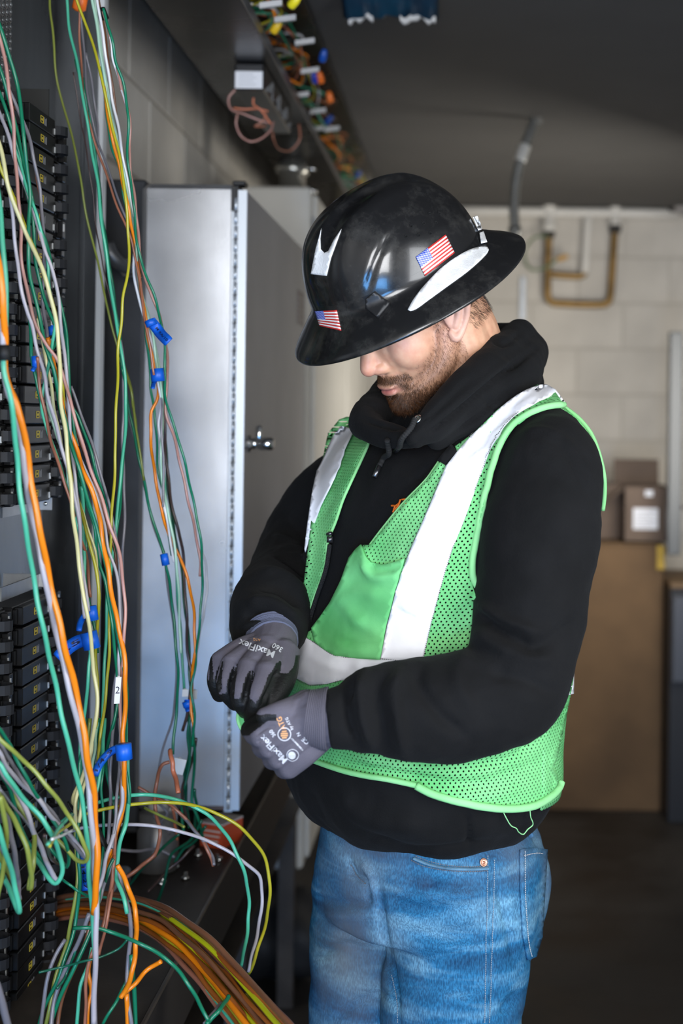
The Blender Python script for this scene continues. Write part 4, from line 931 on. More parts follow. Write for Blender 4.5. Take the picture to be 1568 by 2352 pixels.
def flag_mat():
    m = bpy.data.materials.new('flag_print'); N, L, b = nodes_of(m); uv = N.new('ShaderNodeUVMap'); sp = N.new('ShaderNodeSeparateXYZ'); L.new(uv.outputs[0], sp.inputs[0])
    def M(op, a, b_=None, c=None):
        x = N.new('ShaderNodeMath'); x.operation = op
        for i, v in enumerate((a, b_, c)):
            if v is None: continue
            if hasattr(v, 'links') or hasattr(v, 'is_output'): L.new(v, x.inputs[i])
            else: x.inputs[i].default_value = v
        return x.outputs[0]
    u, v = sp.outputs[0], sp.outputs[1]
    st = M('LESS_THAN', M('MODULO', M('FLOOR', M('MULTIPLY', v, 12.99)), 2.0), .5)          # 1 = red
    can = M('MULTIPLY', M('LESS_THAN', u, .40), M('GREATER_THAN', v, .4615))
    def dots(ou, ov):
        fu = M('SUBTRACT', M('FRACT', M('ADD', M('MULTIPLY', u, 15.0), ou)), .5); fv = M('SUBTRACT', M('FRACT', M('ADD', M('MULTIPLY', v, 9.3), ov)), .5)
        return M('LESS_THAN', M('ADD', M('MULTIPLY', fu, fu), M('MULTIPLY', fv, fv)), .055)
    star = M('MAXIMUM', dots(0, 0), dots(.5, .5))
    mx1 = N.new('ShaderNodeMix'); mx1.data_type = 'RGBA'; L.new(st, mx1.inputs[0]); mx1.inputs[6].default_value = (.80, .76, .74, 1); mx1.inputs[7].default_value = (.55, .035, .03, 1)
    mx2 = N.new('ShaderNodeMix'); mx2.data_type = 'RGBA'; L.new(star, mx2.inputs[0]); mx2.inputs[6].default_value = (.012, .035, .42, 1); mx2.inputs[7].default_value = (.55, .62, .85, 1)
    mx3 = N.new('ShaderNodeMix'); mx3.data_type = 'RGBA'; L.new(can, mx3.inputs[0]); L.new(mx1.outputs[2], mx3.inputs[6]); L.new(mx2.outputs[2], mx3.inputs[7])
    L.new(mx3.outputs[2], b.inputs['Base Color']); b.inputs['Roughness'].default_value = .3; return m
M_flag = flag_mat()
def quad_uv(Q):
    TL, TR_, BR, BL = [np.array(p, float) for p in Q]
    def fn(V, P):
        P = PX(V) if len(P) != len(V) else P; out = np.zeros((len(P), 2)); out[:] = .5
        for _ in range(12):
            u, v = out[:, :1], out[:, 1:]; X = BL*(1-u)*(1-v)+BR*u*(1-v)+TL*(1-u)*v+TR_*u*v; E = P-X
            du = (BR-BL)*(1-v)+(TR_-TL)*v; dv = (TL-BL)*(1-u)+(TR_-BR)*u; det = du[:, 0]*dv[:, 1]-du[:, 1]*dv[:, 0]
            out[:, 0] += (E[:, 0]*dv[:, 1]-E[:, 1]*dv[:, 0])/det; out[:, 1] += (du[:, 0]*E[:, 1]-du[:, 1]*E[:, 0])/det
        return np.clip(out, .002, .998)
    return fn
for Q, lb in (([(954, 590), (1022, 539), (1043, 581), (975, 634)], 'striped flag sticker on the side of the hat'), ([(723, 714), (774, 712), (784, 760), (735, 749)], 'striped flag sticker on the front of the hat')):
    hpatch('flag_sticker', Q, .0012, M_flag, uvf=quad_uv(Q), label=lb)
# suspension band inside
part(MB().loft([hat_ring('dome', e=.03), hat_ring('dome', e=.12)], closed=False), 'headband', M_black, hat, True).scale = (1, 1, 1)
# ---- safety vest
def vest_mat(name, col, col2, holes):
    m = bpy.data.materials.new(name); N, L, b = nodes_of(m); tc = N.new('ShaderNodeTexCoord')
    n = N.new('ShaderNodeTexNoise'); n.inputs['Scale'].default_value = 11; n.inputs['Detail'].default_value = 5; L.new(tc.outputs['Object'], n.inputs['Vector'])
    r = N.new('ShaderNodeValToRGB'); L.new(n.outputs['Fac'], r.inputs[0]); r.color_ramp.elements[0].position = .35; r.color_ramp.elements[0].color = (*col2, 1); r.color_ramp.elements[1].position = .62; r.color_ramp.elements[1].color = (*col, 1)
    L.new(r.outputs[0], b.inputs['Base Color']); b.inputs['Roughness'].default_value = .75; b.inputs['Specular IOR Level'].default_value = .2
    b.inputs['Transmission Weight'].default_value = 0
    w = N.new('ShaderNodeTexNoise'); w.inputs['Scale'].default_value = 700; L.new(tc.outputs['Object'], w.inputs['Vector'])
    bp_ = N.new('ShaderNodeBump'); bp_.inputs['Strength'].default_value = .25; bp_.inputs['Distance'].default_value = .0006; L.new(w.outputs['Fac'], bp_.inputs['Height']); L.new(bp_.outputs[0], b.inputs['Normal'])
    if holes:
        uv = N.new('ShaderNodeUVMap'); sp = N.new('ShaderNodeSeparateXYZ'); L.new(uv.outputs[0], sp.inputs[0])
        def M(op, a, b_=None):
            x = N.new('ShaderNodeMath'); x.operation = op
            for i, v in enumerate((a, b_)):
                if v is None: continue
                if isinstance(v, (int, float)): x.inputs[i].default_value = v
                else: L.new(v, x.inputs[i])
            return x.outputs[0]
        u = M('MULTIPLY', sp.outputs[0], 1/.0064); v = M('MULTIPLY', sp.outputs[1], 1/.0082)
        def dots(o):
            fu = M('MULTIPLY', M('SUBTRACT', M('FRACT', M('ADD', u, o)), .5), .0064); fv = M('MULTIPLY', M('SUBTRACT', M('FRACT', M('ADD', v, o)), .5), .0082)
            return M('SQRT', M('ADD', M('MULTIPLY', fu, fu), M('MULTIPLY', M('MULTIPLY', fv, fv), .75)))
        d = M('MINIMUM', dots(0.0), dots(.5)); hole = M('LESS_THAN', d, .00112)
        tr = N.new('ShaderNodeBsdfTransparent'); ms = N.new('ShaderNodeMixShader'); out = N['Material Output']
        L.new(hole, ms.inputs[0]); L.new(b.outputs[0], ms.inputs[1]); L.new(tr.outputs[0], ms.inputs[2]); L.new(ms.outputs[0], out.inputs[0])
    return m
M_mesh = vest_mat('green_mesh', (.22, .63, .24), (.13, .48, .16), True)
M_vest = vest_mat('green_fabric', (.18, .59, .22), (.11, .45, .14), False)
M_trim = vest_mat('pale_green_trim', (.34, .76, .33), (.25, .66, .25), False)
M_strip = mat('retroreflective_tape', (.90, .90, .93), .42, var=.10, scale=16, bump=.35, bscale=26, col2=(.80, .79, .83))
M_thread = mat('dark_thread', (.16, .15, .16), .8)
TC = np.array([(t[0], t[1]) for t in sorted(TR)], float)
def vuv(V, P=None):
    cx = np.interp(VY+(CZ-V[:, 2])/DT*F, TC[:, 0], TC[:, 1]); X = (cx-VX)/F*DT; R = V.copy(); R[:, 0] -= X; R[:, 1] -= DT
    th = np.arctan2(R@LV, R@FV); return np.stack([th*.195, V[:, 2]+.5], 1)
vest = thing('safety_vest', None, None, tuple(W(968, 1700, DT))); adopt(vest, person); vest['label'] = 'green mesh safety vest with white reflective strips'
VF = [([(760, 1395), (820, 1360), (880, 1370)], 16, .004), ([(835, 1262), (850, 1310), (905, 1320), (940, 1290)], 10, .006), ([(770, 1490), (850, 1500)], 7, .003), ([(800, 1420), (880, 1460)], 14, .003),
      ([(1087, 1416), (1040, 1450), (1000, 1500)], 10, .004), ([(1070, 1390), (1030, 1440), (990, 1470)], 9, -.003),
      ([(740, 1745), (900, 1775), (1050, 1800), (1180, 1795)], 9, -.006), ([(760, 1725), (900, 1752), (1080, 1775), (1230, 1720)], 12, .006), ([(1080, 1752), (1160, 1745), (1240, 1690)], 9, -.007), ([(1000, 1735), (1090, 1740), (1180, 1715), (1260, 1660)], 12, .005),
      ([(1010, 1820), (1120, 1830), (1220, 1800)], 8, .004), ([(1130, 1780), (1190, 1770), (1240, 1745)], 8, -.003), ([(700, 1500), (760, 1530), (800, 1540)], 9, .003), ([(720, 1420), (700, 1500), (680, 1560)], 9, .003),
      ([(960, 1425), (930, 1410), (905, 1395)], 4, -.003), ([(980, 1200), (940, 1330), (920, 1430)], 22, .002)]
for a, b in (((1090, 1010), (1180, 940)), ((1075, 1050), (1130, 985)), ((1130, 1010), (1230, 930)), ((1060, 1100), (1110, 1030)), ((1100, 980), (1200, 915)), ((1150, 960), (1240, 915)), ((1090, 1080), (1120, 1030)), ((1050, 1150), (1085, 1080)), ((1200, 950), (1260, 925))):
    VF.append(([a, ((a[0]+b[0])/2+4, (a[1]+b[1])/2+5), b], 3.4, -.0024)); VF.append(([(a[0]-8, a[1]-6), (b[0]-8, b[1]-6)], 5, .0016))
for a, b in (((760, 1090), (800, 1040)), ((755, 1130), (790, 1075)), ((740, 1190), (775, 1130)), ((770, 1060), (812, 1018))): VF.append(([a, b], 3.2, -.0022))
c7 = lambda P: [(640+x/2.0103, 860+y/2.0103) for x, y in P]
c8 = lambda P: [(640+x/2.0103, 1500+y/2.0103) for x, y in P]
def vp(name, P, off, m, step=11, **k): k.setdefault('uvf', vuv); k.setdefault('fl', VF); k.setdefault('tree2', TH); return patch(name, P, TB, off, m, vest, step=step, **k)
near = c7([(1178, 68), (1215, 68), (1260, 95), (1300, 150), (1240, 172), (1180, 198), (1100, 252), (1030, 370), (970, 550), (920, 720), (895, 850), (882, 930), (905, 1010), (1000, 1100), (1180, 1180), (1280, 1260), (1335, 1340)]) + [(1306, 1530), (1304, 1560), (1297, 1600), (1287, 1650), (1276, 1700)] + c8([(1262, 480), (1245, 530), (1262, 560), (1268, 590), (1262, 612), (1230, 652), (1160, 700), (1085, 714), (1010, 714), (860, 690), (700, 640), (640, 602), (520, 575), (400, 555), (300, 530), (185, 490)]) + [(715, 1700), (690, 1640), (640, 1606), (634, 1594), (660, 1541)] + c7([(100, 1240), (190, 1172), (270, 1050), (340, 880), (412, 790), (440, 790), (500, 710), (590, 600), (690, 500), (750, 416), (783, 437), (832, 380), (820, 350), (900, 292), (1000, 192), (1090, 128)])
vp('front_panel', near, .0075, M_mesh, step=12, label='green mesh front panel at the nearer side')
far = c7([(360, 208), (300, 230), (250, 290), (228, 400), (212, 450), (193, 590), (178, 700), (163, 820), (148, 950), (125, 1060), (100, 1130), (78, 1170), (42, 1350), (10, 1440), (60, 1450), (65, 1365), (130, 1230), (160, 1150), (190, 1030), (230, 930), (247, 850), (252, 780), (290, 680), (320, 590), (370, 480), (420, 370), (447, 290), (400, 270)])
vp('front_panel', far, .0100, M_mesh, step=9, dref=2.05, relax=24, nsm=12, tree2=None, label='green mesh front panel at the farther side')
vs = c7([(1182, 76), (1215, 72), (1262, 98), (1308, 158), (1240, 132), (1120, 202), (1050, 272), (980, 372), (930, 490), (870, 650), (810, 800), (760, 960), (710, 1150), (672, 1325), (488, 1312), (520, 1150), (560, 990), (620, 820), (680, 680), (740, 540), (782, 440), (830, 380), (900, 300), (1000, 204), (1100, 125)])
vp('reflective_strip', vs, .0100, M_strip, step=7, uvf=None, relax=10, nsm=6)
vp('reflective_strip', c7([(285, 318), (322, 268), (385, 285), (340, 380), (300, 500), (240, 620), (200, 730), (170, 830), (166, 815), (180, 700), (196, 590), (214, 462), (250, 395)]), .0155, M_strip, step=7, uvf=None, dref=2.05, relax=30, nsm=16, tree2=None)
hs = c7([(158, 1215), (210, 1250), (290, 1300), (400, 1310), (490, 1312), (672, 1325), (900, 1300), (1100, 1320), (1330, 1330)]) + [(1300, 1590), (1150, 1620), (950, 1600)] + c7([(320, 1412), (250, 1430), (172, 1435), (100, 1400), (42, 1360), (80, 1310)])
vp('reflective_strip', hs, .0106, M_strip, step=9, uvf=None, label='white reflective strip round the waist')
vp('reflective_strip', c7([(78, 1172), (124, 1210), (66, 1363), (44, 1350)]), .0100, M_strip, step=6, uvf=None, dref=2.05)
pk = c7([(355, 850), (385, 812), (410, 790), (428, 835), (452, 868), (500, 880), (555, 868), (603, 850), (590, 905), (560, 990), (520, 1150), (490, 1317), (390, 1313), (290, 1300), (240, 1272), (198, 1238), (190, 1172), (270, 1052), (320, 950)])
vp('chest_pocket', pk, .0125, M_vest, step=9, uvf=None, th=.003, fl=VF+[(c7([(410, 830), (455, 905), (540, 900), (600, 870)]), 5, -.005), (c7([(380, 850), (430, 940), (520, 950)]), 8, .005), (c7([(220, 1190), (330, 1240), (500, 1255)]), 3, -.003), (c7([(300, 1060), (360, 1130), (420, 1140)]), 14, .004)])
# trims, stitching
def trim(P, r, off, m, name='trim', flat=1.0, tree=TB, n=8, **k):
    S = []
    for x, y in densify(P, 7, smooth=len(P) > 2, closed=False): S.append(onto(tree, x, y, off)[0])
    S = crom(np.array([tuple(p) for p in S]), len(S)*2); A = S.copy()
    for _ in range(3): A[1:-1] = (A[:-2]+2*A[1:-1]+A[2:])/4
    return part(MB().tube([tuple(a) for a in A], r, n, smooth=False, flat=flat), name, m, vest, True, **k)
arm = c7([(1300, 165), (1240, 174), (1180, 197), (1140, 220), (1100, 252), (1062, 305), (1030, 370), (998, 455), (970, 550), (943, 640), (920, 720), (902, 800), (892, 880), (900, 950), (960, 1030)])
trim(arm, .0046, .0085, M_trim, 'armhole_binding')
trim([(660, 1541), (640, 1600)], .002, .009, M_trim, 'front_binding'); trim(c7([(447, 290), (420, 370), (370, 480), (320, 590), (290, 680), (252, 780), (247, 850), (230, 930), (190, 1030), (160, 1150), (130, 1230)]), .0022, .009, M_trim, 'front_binding')
trim(c7([(750, 416), (690, 500), (590, 600), (500, 710), (440, 790)]), .0016, .008, M_trim, 'front_binding')
trim(c8([(1268, 590), (1262, 612), (1230, 648), (1160, 690), (1085, 705), (1010, 706), (940, 700), (860, 684), (780, 664), (700, 636), (640, 602)]), .0052, .0110, M_trim, 'hem_binding')
trim(c8([(185, 490), (300, 530), (400, 555), (520, 575), (640, 602)]), .0038, .0100, M_trim, 'hem_binding')
def stitch(P, off, r=.0005, tree=TB, m=M_thread, par=None, step=4.5, duty=.6):
    q = MB(); D = densify(P, step, smooth=len(P) > 2, closed=False)
    for i in range(len(D)-1):
        a, b = np.array(D[i]), np.array(D[i+1]); b = a+(b-a)*duty
        q.tube([onto(tree, *a, off)[0], onto(tree, *b, off)[0]], r, 4, smooth=False)
    return part(q, 'stitching', m, par or vest, False, kind='stuff')
stitch(c7([(158, 1215), (210, 1250), (290, 1300), (400, 1310), (490, 1312), (600, 1322)]), .0122); stitch(c7([(42, 1360), (100, 1400), (172, 1435), (250, 1430), (320, 1412)]), .0122)
stitch(c7([(1000, 204), (900, 300), (830, 380), (782, 440), (740, 540), (680, 680), (620, 820), (560, 990), (520, 1150), (488, 1312)]), .0114); stitch(c7([(1120, 202), (1050, 272), (980, 372), (930, 490), (870, 650), (810, 800), (760, 960), (710, 1150), (672, 1325)]), .0114)
stitch(c7([(124, 1210), (66, 1363)]), .0114)
# the back half of the vest, wrapped round the body
def shell(pys, th0, th1, off, n=60):
    rows = []
    A = np.array([(t[0], 0, 0, t[1], t[2], t[3]) for t in TR], float); B = crom(A, 120)
    for py in pys:
        q = B[np.argmin(np.abs(B[:, 0]-py))]; c = np.array(W(q[3], q[0], DT)); r = []
        for k in range(n+1):
            t = th0+(th1-th0)*k/n; cc, ss = math.cos(t), math.sin(t); e = 2/2.25
            d = LV*q[4]*math.copysign(abs(cc)**e, cc)+FV*q[5]*math.copysign(abs(ss)**e, ss); r.append(tuple(c+d*(1+off/np.linalg.norm(d))))
        rows.append(r)
    m = MB(); m.loft(rows, closed=False); return np.array(m.v), m.f
pys = np.linspace(1330, 1800, 40); SV, SF = shell(pys, math.radians(-12), math.radians(-214), .0066)
o = mesh_np('back_panel', SV, SF, M_mesh, vest, True, uv=vuv(SV)); md = o.modifiers.new('s', 'SOLIDIFY'); md.thickness = .0012
pys = np.linspace(960, 1330, 30); SV, SF = shell(pys, math.radians(-60), math.radians(-165), .014)
o = mesh_np('back_yoke', SV, SF, M_mesh, vest, True, uv=vuv(SV)); md = o.modifiers.new('s', 'SOLIDIFY'); md.thickness = .0012
# back edge of the armhole standing up behind the shoulder
def ribbon(name, A, B, m, n=30, th=.0015, uv=True, **k):
    a = crom(np.array([tuple(W(*p)) for p in A]), n); b = crom(np.array([tuple(W(*p)) for p in B]), n); c = (a+b)/2
    V = np.vstack([a, c, b]); Fc = [(j*n+i, j*n+i+1, (j+1)*n+i+1, (j+1)*n+i) for j in (0, 1) for i in range(n-1)]
    o = mesh_np(name, V, Fc, m, vest, True, uv=vuv(V), **k); md = o.modifiers.new('s', 'SOLIDIFY'); md.thickness = th; return o
EA = [(1255, 902, 1.95), (1292, 932, 1.95), (1330, 962, 1.94), (1358, 998, 1.93), (1376, 1045, 1.92), (1387, 1095, 1.92), (1388, 1135, 1.93), (1384, 1172, 1.94)]
EB = [(1262, 935, 1.93), (1292, 946, 1.93), (1308, 975, 1.93), (1325, 1005, 1.93), (1345, 1045, 1.93), (1360, 1085, 1.94), (1372, 1125, 1.95), (1380, 1165, 1.96)]
ribbon('armhole_facing', EA, EB, M_mesh)
S = crom(np.array([tuple(W(*p)) for p in EA]), 50); part(MB().tube([tuple(p) for p in S], .0030, 8, smooth=False), 'armhole_binding', M_trim, vest, True)
t_ = [(548, 1632, 1.775), (546, 1652, 1.765), (553, 1672, 1.76), (566, 1681, 1.756)]; b_ = [(562, 1626, 1.765), (568, 1645, 1.76), (578, 1656, 1.757), (600, 1664, 1.75)]
o = ribbon('held_corner', t_, b_, M_vest, 14, th=.003)
part(MB().tube([W(*p) for p in t_], .0022, 8), 'corner_binding', M_trim, vest, True)
part(MB().tube([W(574, 1668, 1.752), W(588, 1666, 1.75), W(612, 1658, 1.745)], .0038, 8, flat=.5), 'held_tape', M_trim, vest, True)
# black tab, zip, loose thread
vp('strap_tab', c7([(745, 418), (782, 437), (832, 380), (808, 345)]), .011, M_hood, step=8, uvf=None, th=.003)
trim(c7([(262, 790), (245, 900), (205, 1020), (180, 1100), (160, 1180)]), .0032, .009, mat('zip_black', (.01, .01, .01), .5, bump=1, bscale=900), 'zip')
part(MB().tube(surf([(771, 1231), (779, 1229)], .013, TB), .0028, 8, smooth=False).box(tuple(Vector(surf([(776, 1236)], .013, TB)[0])-Vector((.004, .002, .008))), tuple(Vector(surf([(776, 1236)], .013, TB)[0])+Vector((.004, .002, .0)))), 'zip_pull', M_tip, vest, True)
part(MB().tube(surf([(1144, 1856), (1152, 1872), (1163, 1886), (1175, 1892), (1180, 1900), (1191, 1904), (1200, 1894), (1211, 1884), (1206, 1868), (1204, 1856)], .010, TB), .0008, 5), 'loose_thread', M_trim, vest, True)
# ---- gloves
M_glove = mat('grey_knit', (.115, .105, .13), .8, var=.08, scale=30, bump=.3, bscale=900, spec=.3)
M_nitrile = mat('black_nitrile', (.007, .007, .007), .55, bump=.35, bscale=500, spec=.35)
M_cuff = mat('knit_cuff', (.10, .092, .115), .85, bump=.4, bscale=700)
M_print = mat('white_print', (.66, .66, .70), .6); M_oprint = mat('orange_print', (.75, .38, .16), .6)
def glove(name, chains, blobs, rule, label, vox=.0016, it=3, fl=()):
    q = MB()
    for c in chains: q.caps(cp(c), 16)
    for (x, y, d), ax in blobs:
        q.blob(W(x, y, d), *ax, 20, 14)
    V, Fc = remesh(q, vox, it); Fc = np.array(Fc); V = folds(V, Fc, fl); N = vnormals(V, Fc); fm = rule(V[Fc].mean(1), N[Fc].mean(1))
    o = mesh_np(name, V, Fc, [M_glove, M_nitrile], person, True, fm=fm, label=label); return o, bvh(V, Fc)
# nearer glove (his left): back of the hand to the camera, fingers curled away
ch = [[(762, 1651, 1.695, .0335), (735, 1652, 1.69, .0325), (700, 1660, 1.69, .030)],
      [(712, 1622, 1.69, .019), (650, 1652, 1.678, .0165), (602, 1690, 1.674, .0148)], [(715, 1645, 1.688, .019), (665, 1680, 1.676, .0165), (620, 1714, 1.678, .0148)],
      [(722, 1672, 1.69, .019), (680, 1705, 1.68, .0165), (640, 1739, 1.684, .0145)], [(738, 1690, 1.695, .018), (700, 1728, 1.687, .0165), (664, 1762, 1.69, .0138)],
      [(602, 1690, 1.674, .0148), (584, 1684, 1.70, .0132), (590, 1668, 1.725, .0118)], [(620, 1714, 1.678, .0148), (603, 1714, 1.708, .0135), (612, 1694, 1.735, .012)],
      [(640, 1739, 1.684, .0145), (626, 1742, 1.712, .013), (634, 1720, 1.738, .0115)], [(664, 1762, 1.69, .0138), (652, 1764, 1.715, .012), (660, 1744, 1.738, .0108)],
      [(705, 1625, 1.70, .022), (668, 1632, 1.685, .0165), (640, 1637, 1.674, .0135), (608, 1645, 1.672, .0105)],
      [(576, 1676, 1.712, .0125), (600, 1662, 1.722, .0125), (628, 1660, 1.72, .013)]]
def rule_l(C, Nn):
    P = PX(C); back = (Nn@np.array([-.1, -1, .05])) > .05; fm = (~back).astype(int)
    dq = P@np.array([.69, .72])                     # towards the wrist along the hand
    fm[(P[:, 0] < 618) & (P[:, 1] < 1690) & (P[:, 1] > 1650) & (P[:, 1] < 1690-(P[:, 0]-570)*.75)] = 1
    th = (P[:, 0] < 634) & (P[:, 1] < 1656) & (P[:, 1] > 1641); fm[th] = 1
    return fm
gl, TL_ = glove('glove', ch, [((672, 1692, 1.692), ((.045, 0, .01), (0, .016, 0), (-.008, 0, .035)))], rule_l, 'grey and black knit work glove on the nearer hand', fl=[([(588, 1708), (612, 1694)], 4, -.003), ([(612, 1734), (640, 1716)], 4, -.003), ([(636, 1758), (664, 1738)], 4, -.003), ([(640, 1668), (612, 1672), (585, 1690)], 4, -.002), ([(690, 1600), (672, 1640), (640, 1662)], 7, -.002)])
q = MB()
C = crom(np.array([(*W(706, 1648, 1.69), .0330), (*W(726, 1650, 1.69), .0348), (*W(744, 1651, 1.69), .0372), (*W(752, 1651, 1.69), .0375)]), 42)
q.tube([tuple(c[:3]) for c in C], [c[3]*(1.012 if i % 4 < 2 else .988) for i, c in enumerate(C)], 36, smooth=False); part(q, 'cuff', M_cuff, gl, True, label='ribbed knit cuff')
def pr(body, x, y, h, a, m=M_print, tree=TL_, par=gl, **k): return text_on(body, tree, x, y, h, a, m, par, off=.0008, bold=.02, **k)
pr('MaxiFlex', 629, 1720, 15, 134, sx=1.05); pr('ATG', 646, 1661, 12, 112, M_oprint, sx=.95); pr('360', 626, 1684, 9, 125, sx=.9); pr('CE', 701, 1701, 10, 135); pr('by ATG', 664, 1662, 7, 115)
for k in range(4): pr(['AND CUT', 'LEVEL 4131A', 'EN 388', 'ISO 9'][k], 676+k*5, 1703+k*5.5-1, 3.6, 134)
pr('N', 686, 1686, 8, 115)
def ringp(x, y, r, w, m, fill=False):
    q = MB(); n = 28; V = [onto(TL_, x+rr*math.cos(2*math.pi*k/n), y+rr*math.sin(2*math.pi*k/n), .0009)[0] for rr in ((r, 0) if fill else (r, r-w)) for k in range(n)]
    q.add(V, [(k, (k+1) % n, n+(k+1) % n, n+k) for k in range(n)]); part(q, 'printing', m, gl)
ringp(653, 1686, 15.5, 2.2, M_print)
for k in range(4):
    y = 1679+k*4.6; w = 9-abs(k-1.5)*2.4; q = MB(); V = [onto(TL_, x, yy, .001)[0] for x, yy in ((653-w, y), (653+w, y-1), (653+w, y+2.4), (653-w, y+3.2))]; part(q.add(V, [(0, 1, 2, 3)]), 'printing', M_oprint, gl)
ringp(672, 1734, 14, 1.6, M_print); ringp(670, 1734, 8.5, 0, M_print, True)
# farther glove (his right): fingers pointing down onto the vest corner
ch = [[(624, 1462, 1.885, .033), (626, 1480, 1.865, .032), (615, 1500, 1.835, .026)],
      [(606, 1482, 1.86, .021), (555, 1498, 1.84, .019), (508, 1520, 1.83, .0150)], [(618, 1488, 1.855, .021), (575, 1505, 1.825, .019), (534, 1527, 1.80, .0160)],
      [(630, 1492, 1.85, .022), (600, 1510, 1.815, .020), (573, 1535, 1.785, .0165)], [(642, 1496, 1.845, .021), (628, 1520, 1.81, .020), (613, 1545, 1.772, .0168)],
      [(508, 1520, 1.83, .0150), (497, 1562, 1.815, .0125), (505, 1593, 1.83, .0112)], [(534, 1527, 1.80, .0160), (520, 1580, 1.775, .0130), (541, 1612, 1.795, .0115)],
      [(573, 1535, 1.785, .0165), (553, 1600, 1.752, .0138), (570, 1636, 1.772, .0115)], [(613, 1545, 1.772, .0168), (590, 1606, 1.742, .0140), (580, 1648, 1.755, .0115)],
      [(650, 1505, 1.83, .022), (650, 1560, 1.785, .0165), (626, 1608, 1.757, .0135), (604, 1636, 1.752, .0115)]]
nb = np.array([-.25, -.80, .55]); nb /= np.linalg.norm(nb)
def rule_r(C, Nn):
    P = PX(C); fm = ((Nn@nb) < np.clip(.25+(P[:, 1]-1515)*.014, .25, .74)).astype(int); fm[(P[:, 1] < 1505)] = 0; fm[(Nn@nb) < -.2] = 1
    fm[P[:, 1]+6*np.sin(P[:, 0]*.2) > 1610] = 1; fm[(P[:, 0] < 495+(P[:, 1]-1470)*.05) & ((Nn@nb) < .35)] = 1
    v1 = (P[:, 0]-640)+(P[:, 1]-1540)*.40; fm[(v1 > -4) & (v1 < 26) & (P[:, 1] > 1546)] = 1
    for (x0, y0, x1, y1, w0, w1) in ((511, 1520, 500, 1585, 1.5, 7), (544, 1526, 529, 1605, 1.5, 8), (581, 1541, 560, 1625, 1.5, 9), (640, 1536, 598, 1645, 5, 17), (484, 1500, 486, 1570, 2, 6)):
        dd, t = segdist(P, np.array([x0, y0], float), np.array([x1, y1], float)); fm[(dd < w0+(w1-w0)*t) & ((Nn@nb) > -.3)] = 1
    return fm
gr, TR_g = glove('glove', ch, [((592, 1512, 1.835), ((.040, -.01, .008), (0, .018, 0), (-.006, 0, .028)))], rule_r, 'grey and black knit work glove on the farther hand', fl=[([(511, 1518), (502, 1555), (505, 1590)], 4, -.0045), ([(544, 1524), (531, 1570), (532, 1605)], 4, -.005), ([(581, 1538), (564, 1590), (562, 1625)], 5, -.005), ([(642, 1532), (622, 1580), (600, 1620)], 6, -.005), ([(560, 1500), (590, 1515), (625, 1510)], 6, -.001)])
C = crom(np.array([(*W(622, 1452, 1.89), .0360), (*W(624, 1466, 1.88), .0345), (*W(626, 1478, 1.868), .0335)]), 24)
part(MB().tube([tuple(c[:3]) for c in C], [c[3]*(1.012 if i % 3 < 2 else .985) for i, c in enumerate(C)], 32, smooth=False), 'cuff', mat('blue_grey_cuff', (.10, .11, .17), .85, bump=.4, bscale=700), gr, True)
pr('MaxiFlex', 590, 1490, 16, 160, tree=TR_g, par=gr, sx=1.05); pr('ATG', 590, 1470, 6, 172, M_oprint, tree=TR_g, par=gr); pr('360', 637, 1488, 12, 150, tree=TR_g, par=gr)

# ---- jeans and boots
def denim():
    m = bpy.data.materials.new('denim'); N, L, b = nodes_of(m); tc = N.new('ShaderNodeTexCoord')
    def nz(sc, st, det=5, dist=0):
        mp = N.new('ShaderNodeMapping'); mp.inputs['Scale'].default_value = st; L.new(tc.outputs['Object'], mp.inputs[0]); n = N.new('ShaderNodeTexNoise'); n.inputs['Scale'].default_value = sc; n.inputs['Detail'].default_value = det; n.inputs['Distortion'].default_value = dist
        L.new(mp.outputs[0], n.inputs['Vector']); return n.outputs['Fac']
    base = N.new('ShaderNodeValToRGB'); L.new(nz(6, (1, 1, 4.2), 7, .5), base.inputs[0])
    e = base.color_ramp.elements; e[0].position = .30; e[0].color = (.008, .05, .12, 1); e[1].position = .72; e[1].color = (.20, .42, .56, 1); k = e.new(.5); k.color = (.022, .15, .30, 1)
    weave = N.new('ShaderNodeValToRGB'); L.new(nz(700, (1, 1, .22), 3), weave.inputs[0]); weave.color_ramp.elements[0].position = .40; weave.color_ramp.elements[0].color = (.40, .42, .48, 1); weave.color_ramp.elements[1].position = .62; weave.color_ramp.elements[1].color = (1.25, 1.22, 1.2, 1)
    mx = N.new('ShaderNodeMix'); mx.data_type = 'RGBA'; mx.blend_type = 'MULTIPLY'; mx.inputs[0].default_value = .75; L.new(base.outputs[0], mx.inputs[6]); L.new(weave.outputs[0], mx.inputs[7])
    dirt = N.new('ShaderNodeValToRGB'); L.new(nz(5, (1, 1, .8), 5), dirt.inputs[0]); dirt.color_ramp.elements[0].position = .42; dirt.color_ramp.elements[0].color = (0, 0, 0, 1); dirt.color_ramp.elements[1].position = .72; dirt.color_ramp.elements[1].color = (.85, .85, .85, 1)
    m2 = N.new('ShaderNodeMix'); m2.data_type = 'RGBA'; L.new(dirt.outputs[0], m2.inputs[0]); L.new(mx.outputs[2], m2.inputs[6]); m2.inputs[7].default_value = (.15, .17, .20, 1)
    L.new(m2.outputs[2], b.inputs['Base Color']); b.inputs['Roughness'].default_value = .82; b.inputs['Specular IOR Level'].default_value = .2
    bp_ = N.new('ShaderNodeBump'); bp_.inputs['Strength'].default_value = .35; bp_.inputs['Distance'].default_value = .0008; L.new(nz(420, (1, 1, .3), 3), bp_.inputs['Height']); L.new(bp_.outputs[0], b.inputs['Normal']); return m
M_denim = denim(); MATS['denim'] = M_denim
q = MB()
JT = [(1850, 972, .150, .122), (1900, 975, .158, .130), (1960, 978, .166, .138), (2030, 978, .168, .138), (2100, 978, .164, .134)]
q.loft(rings(JT))
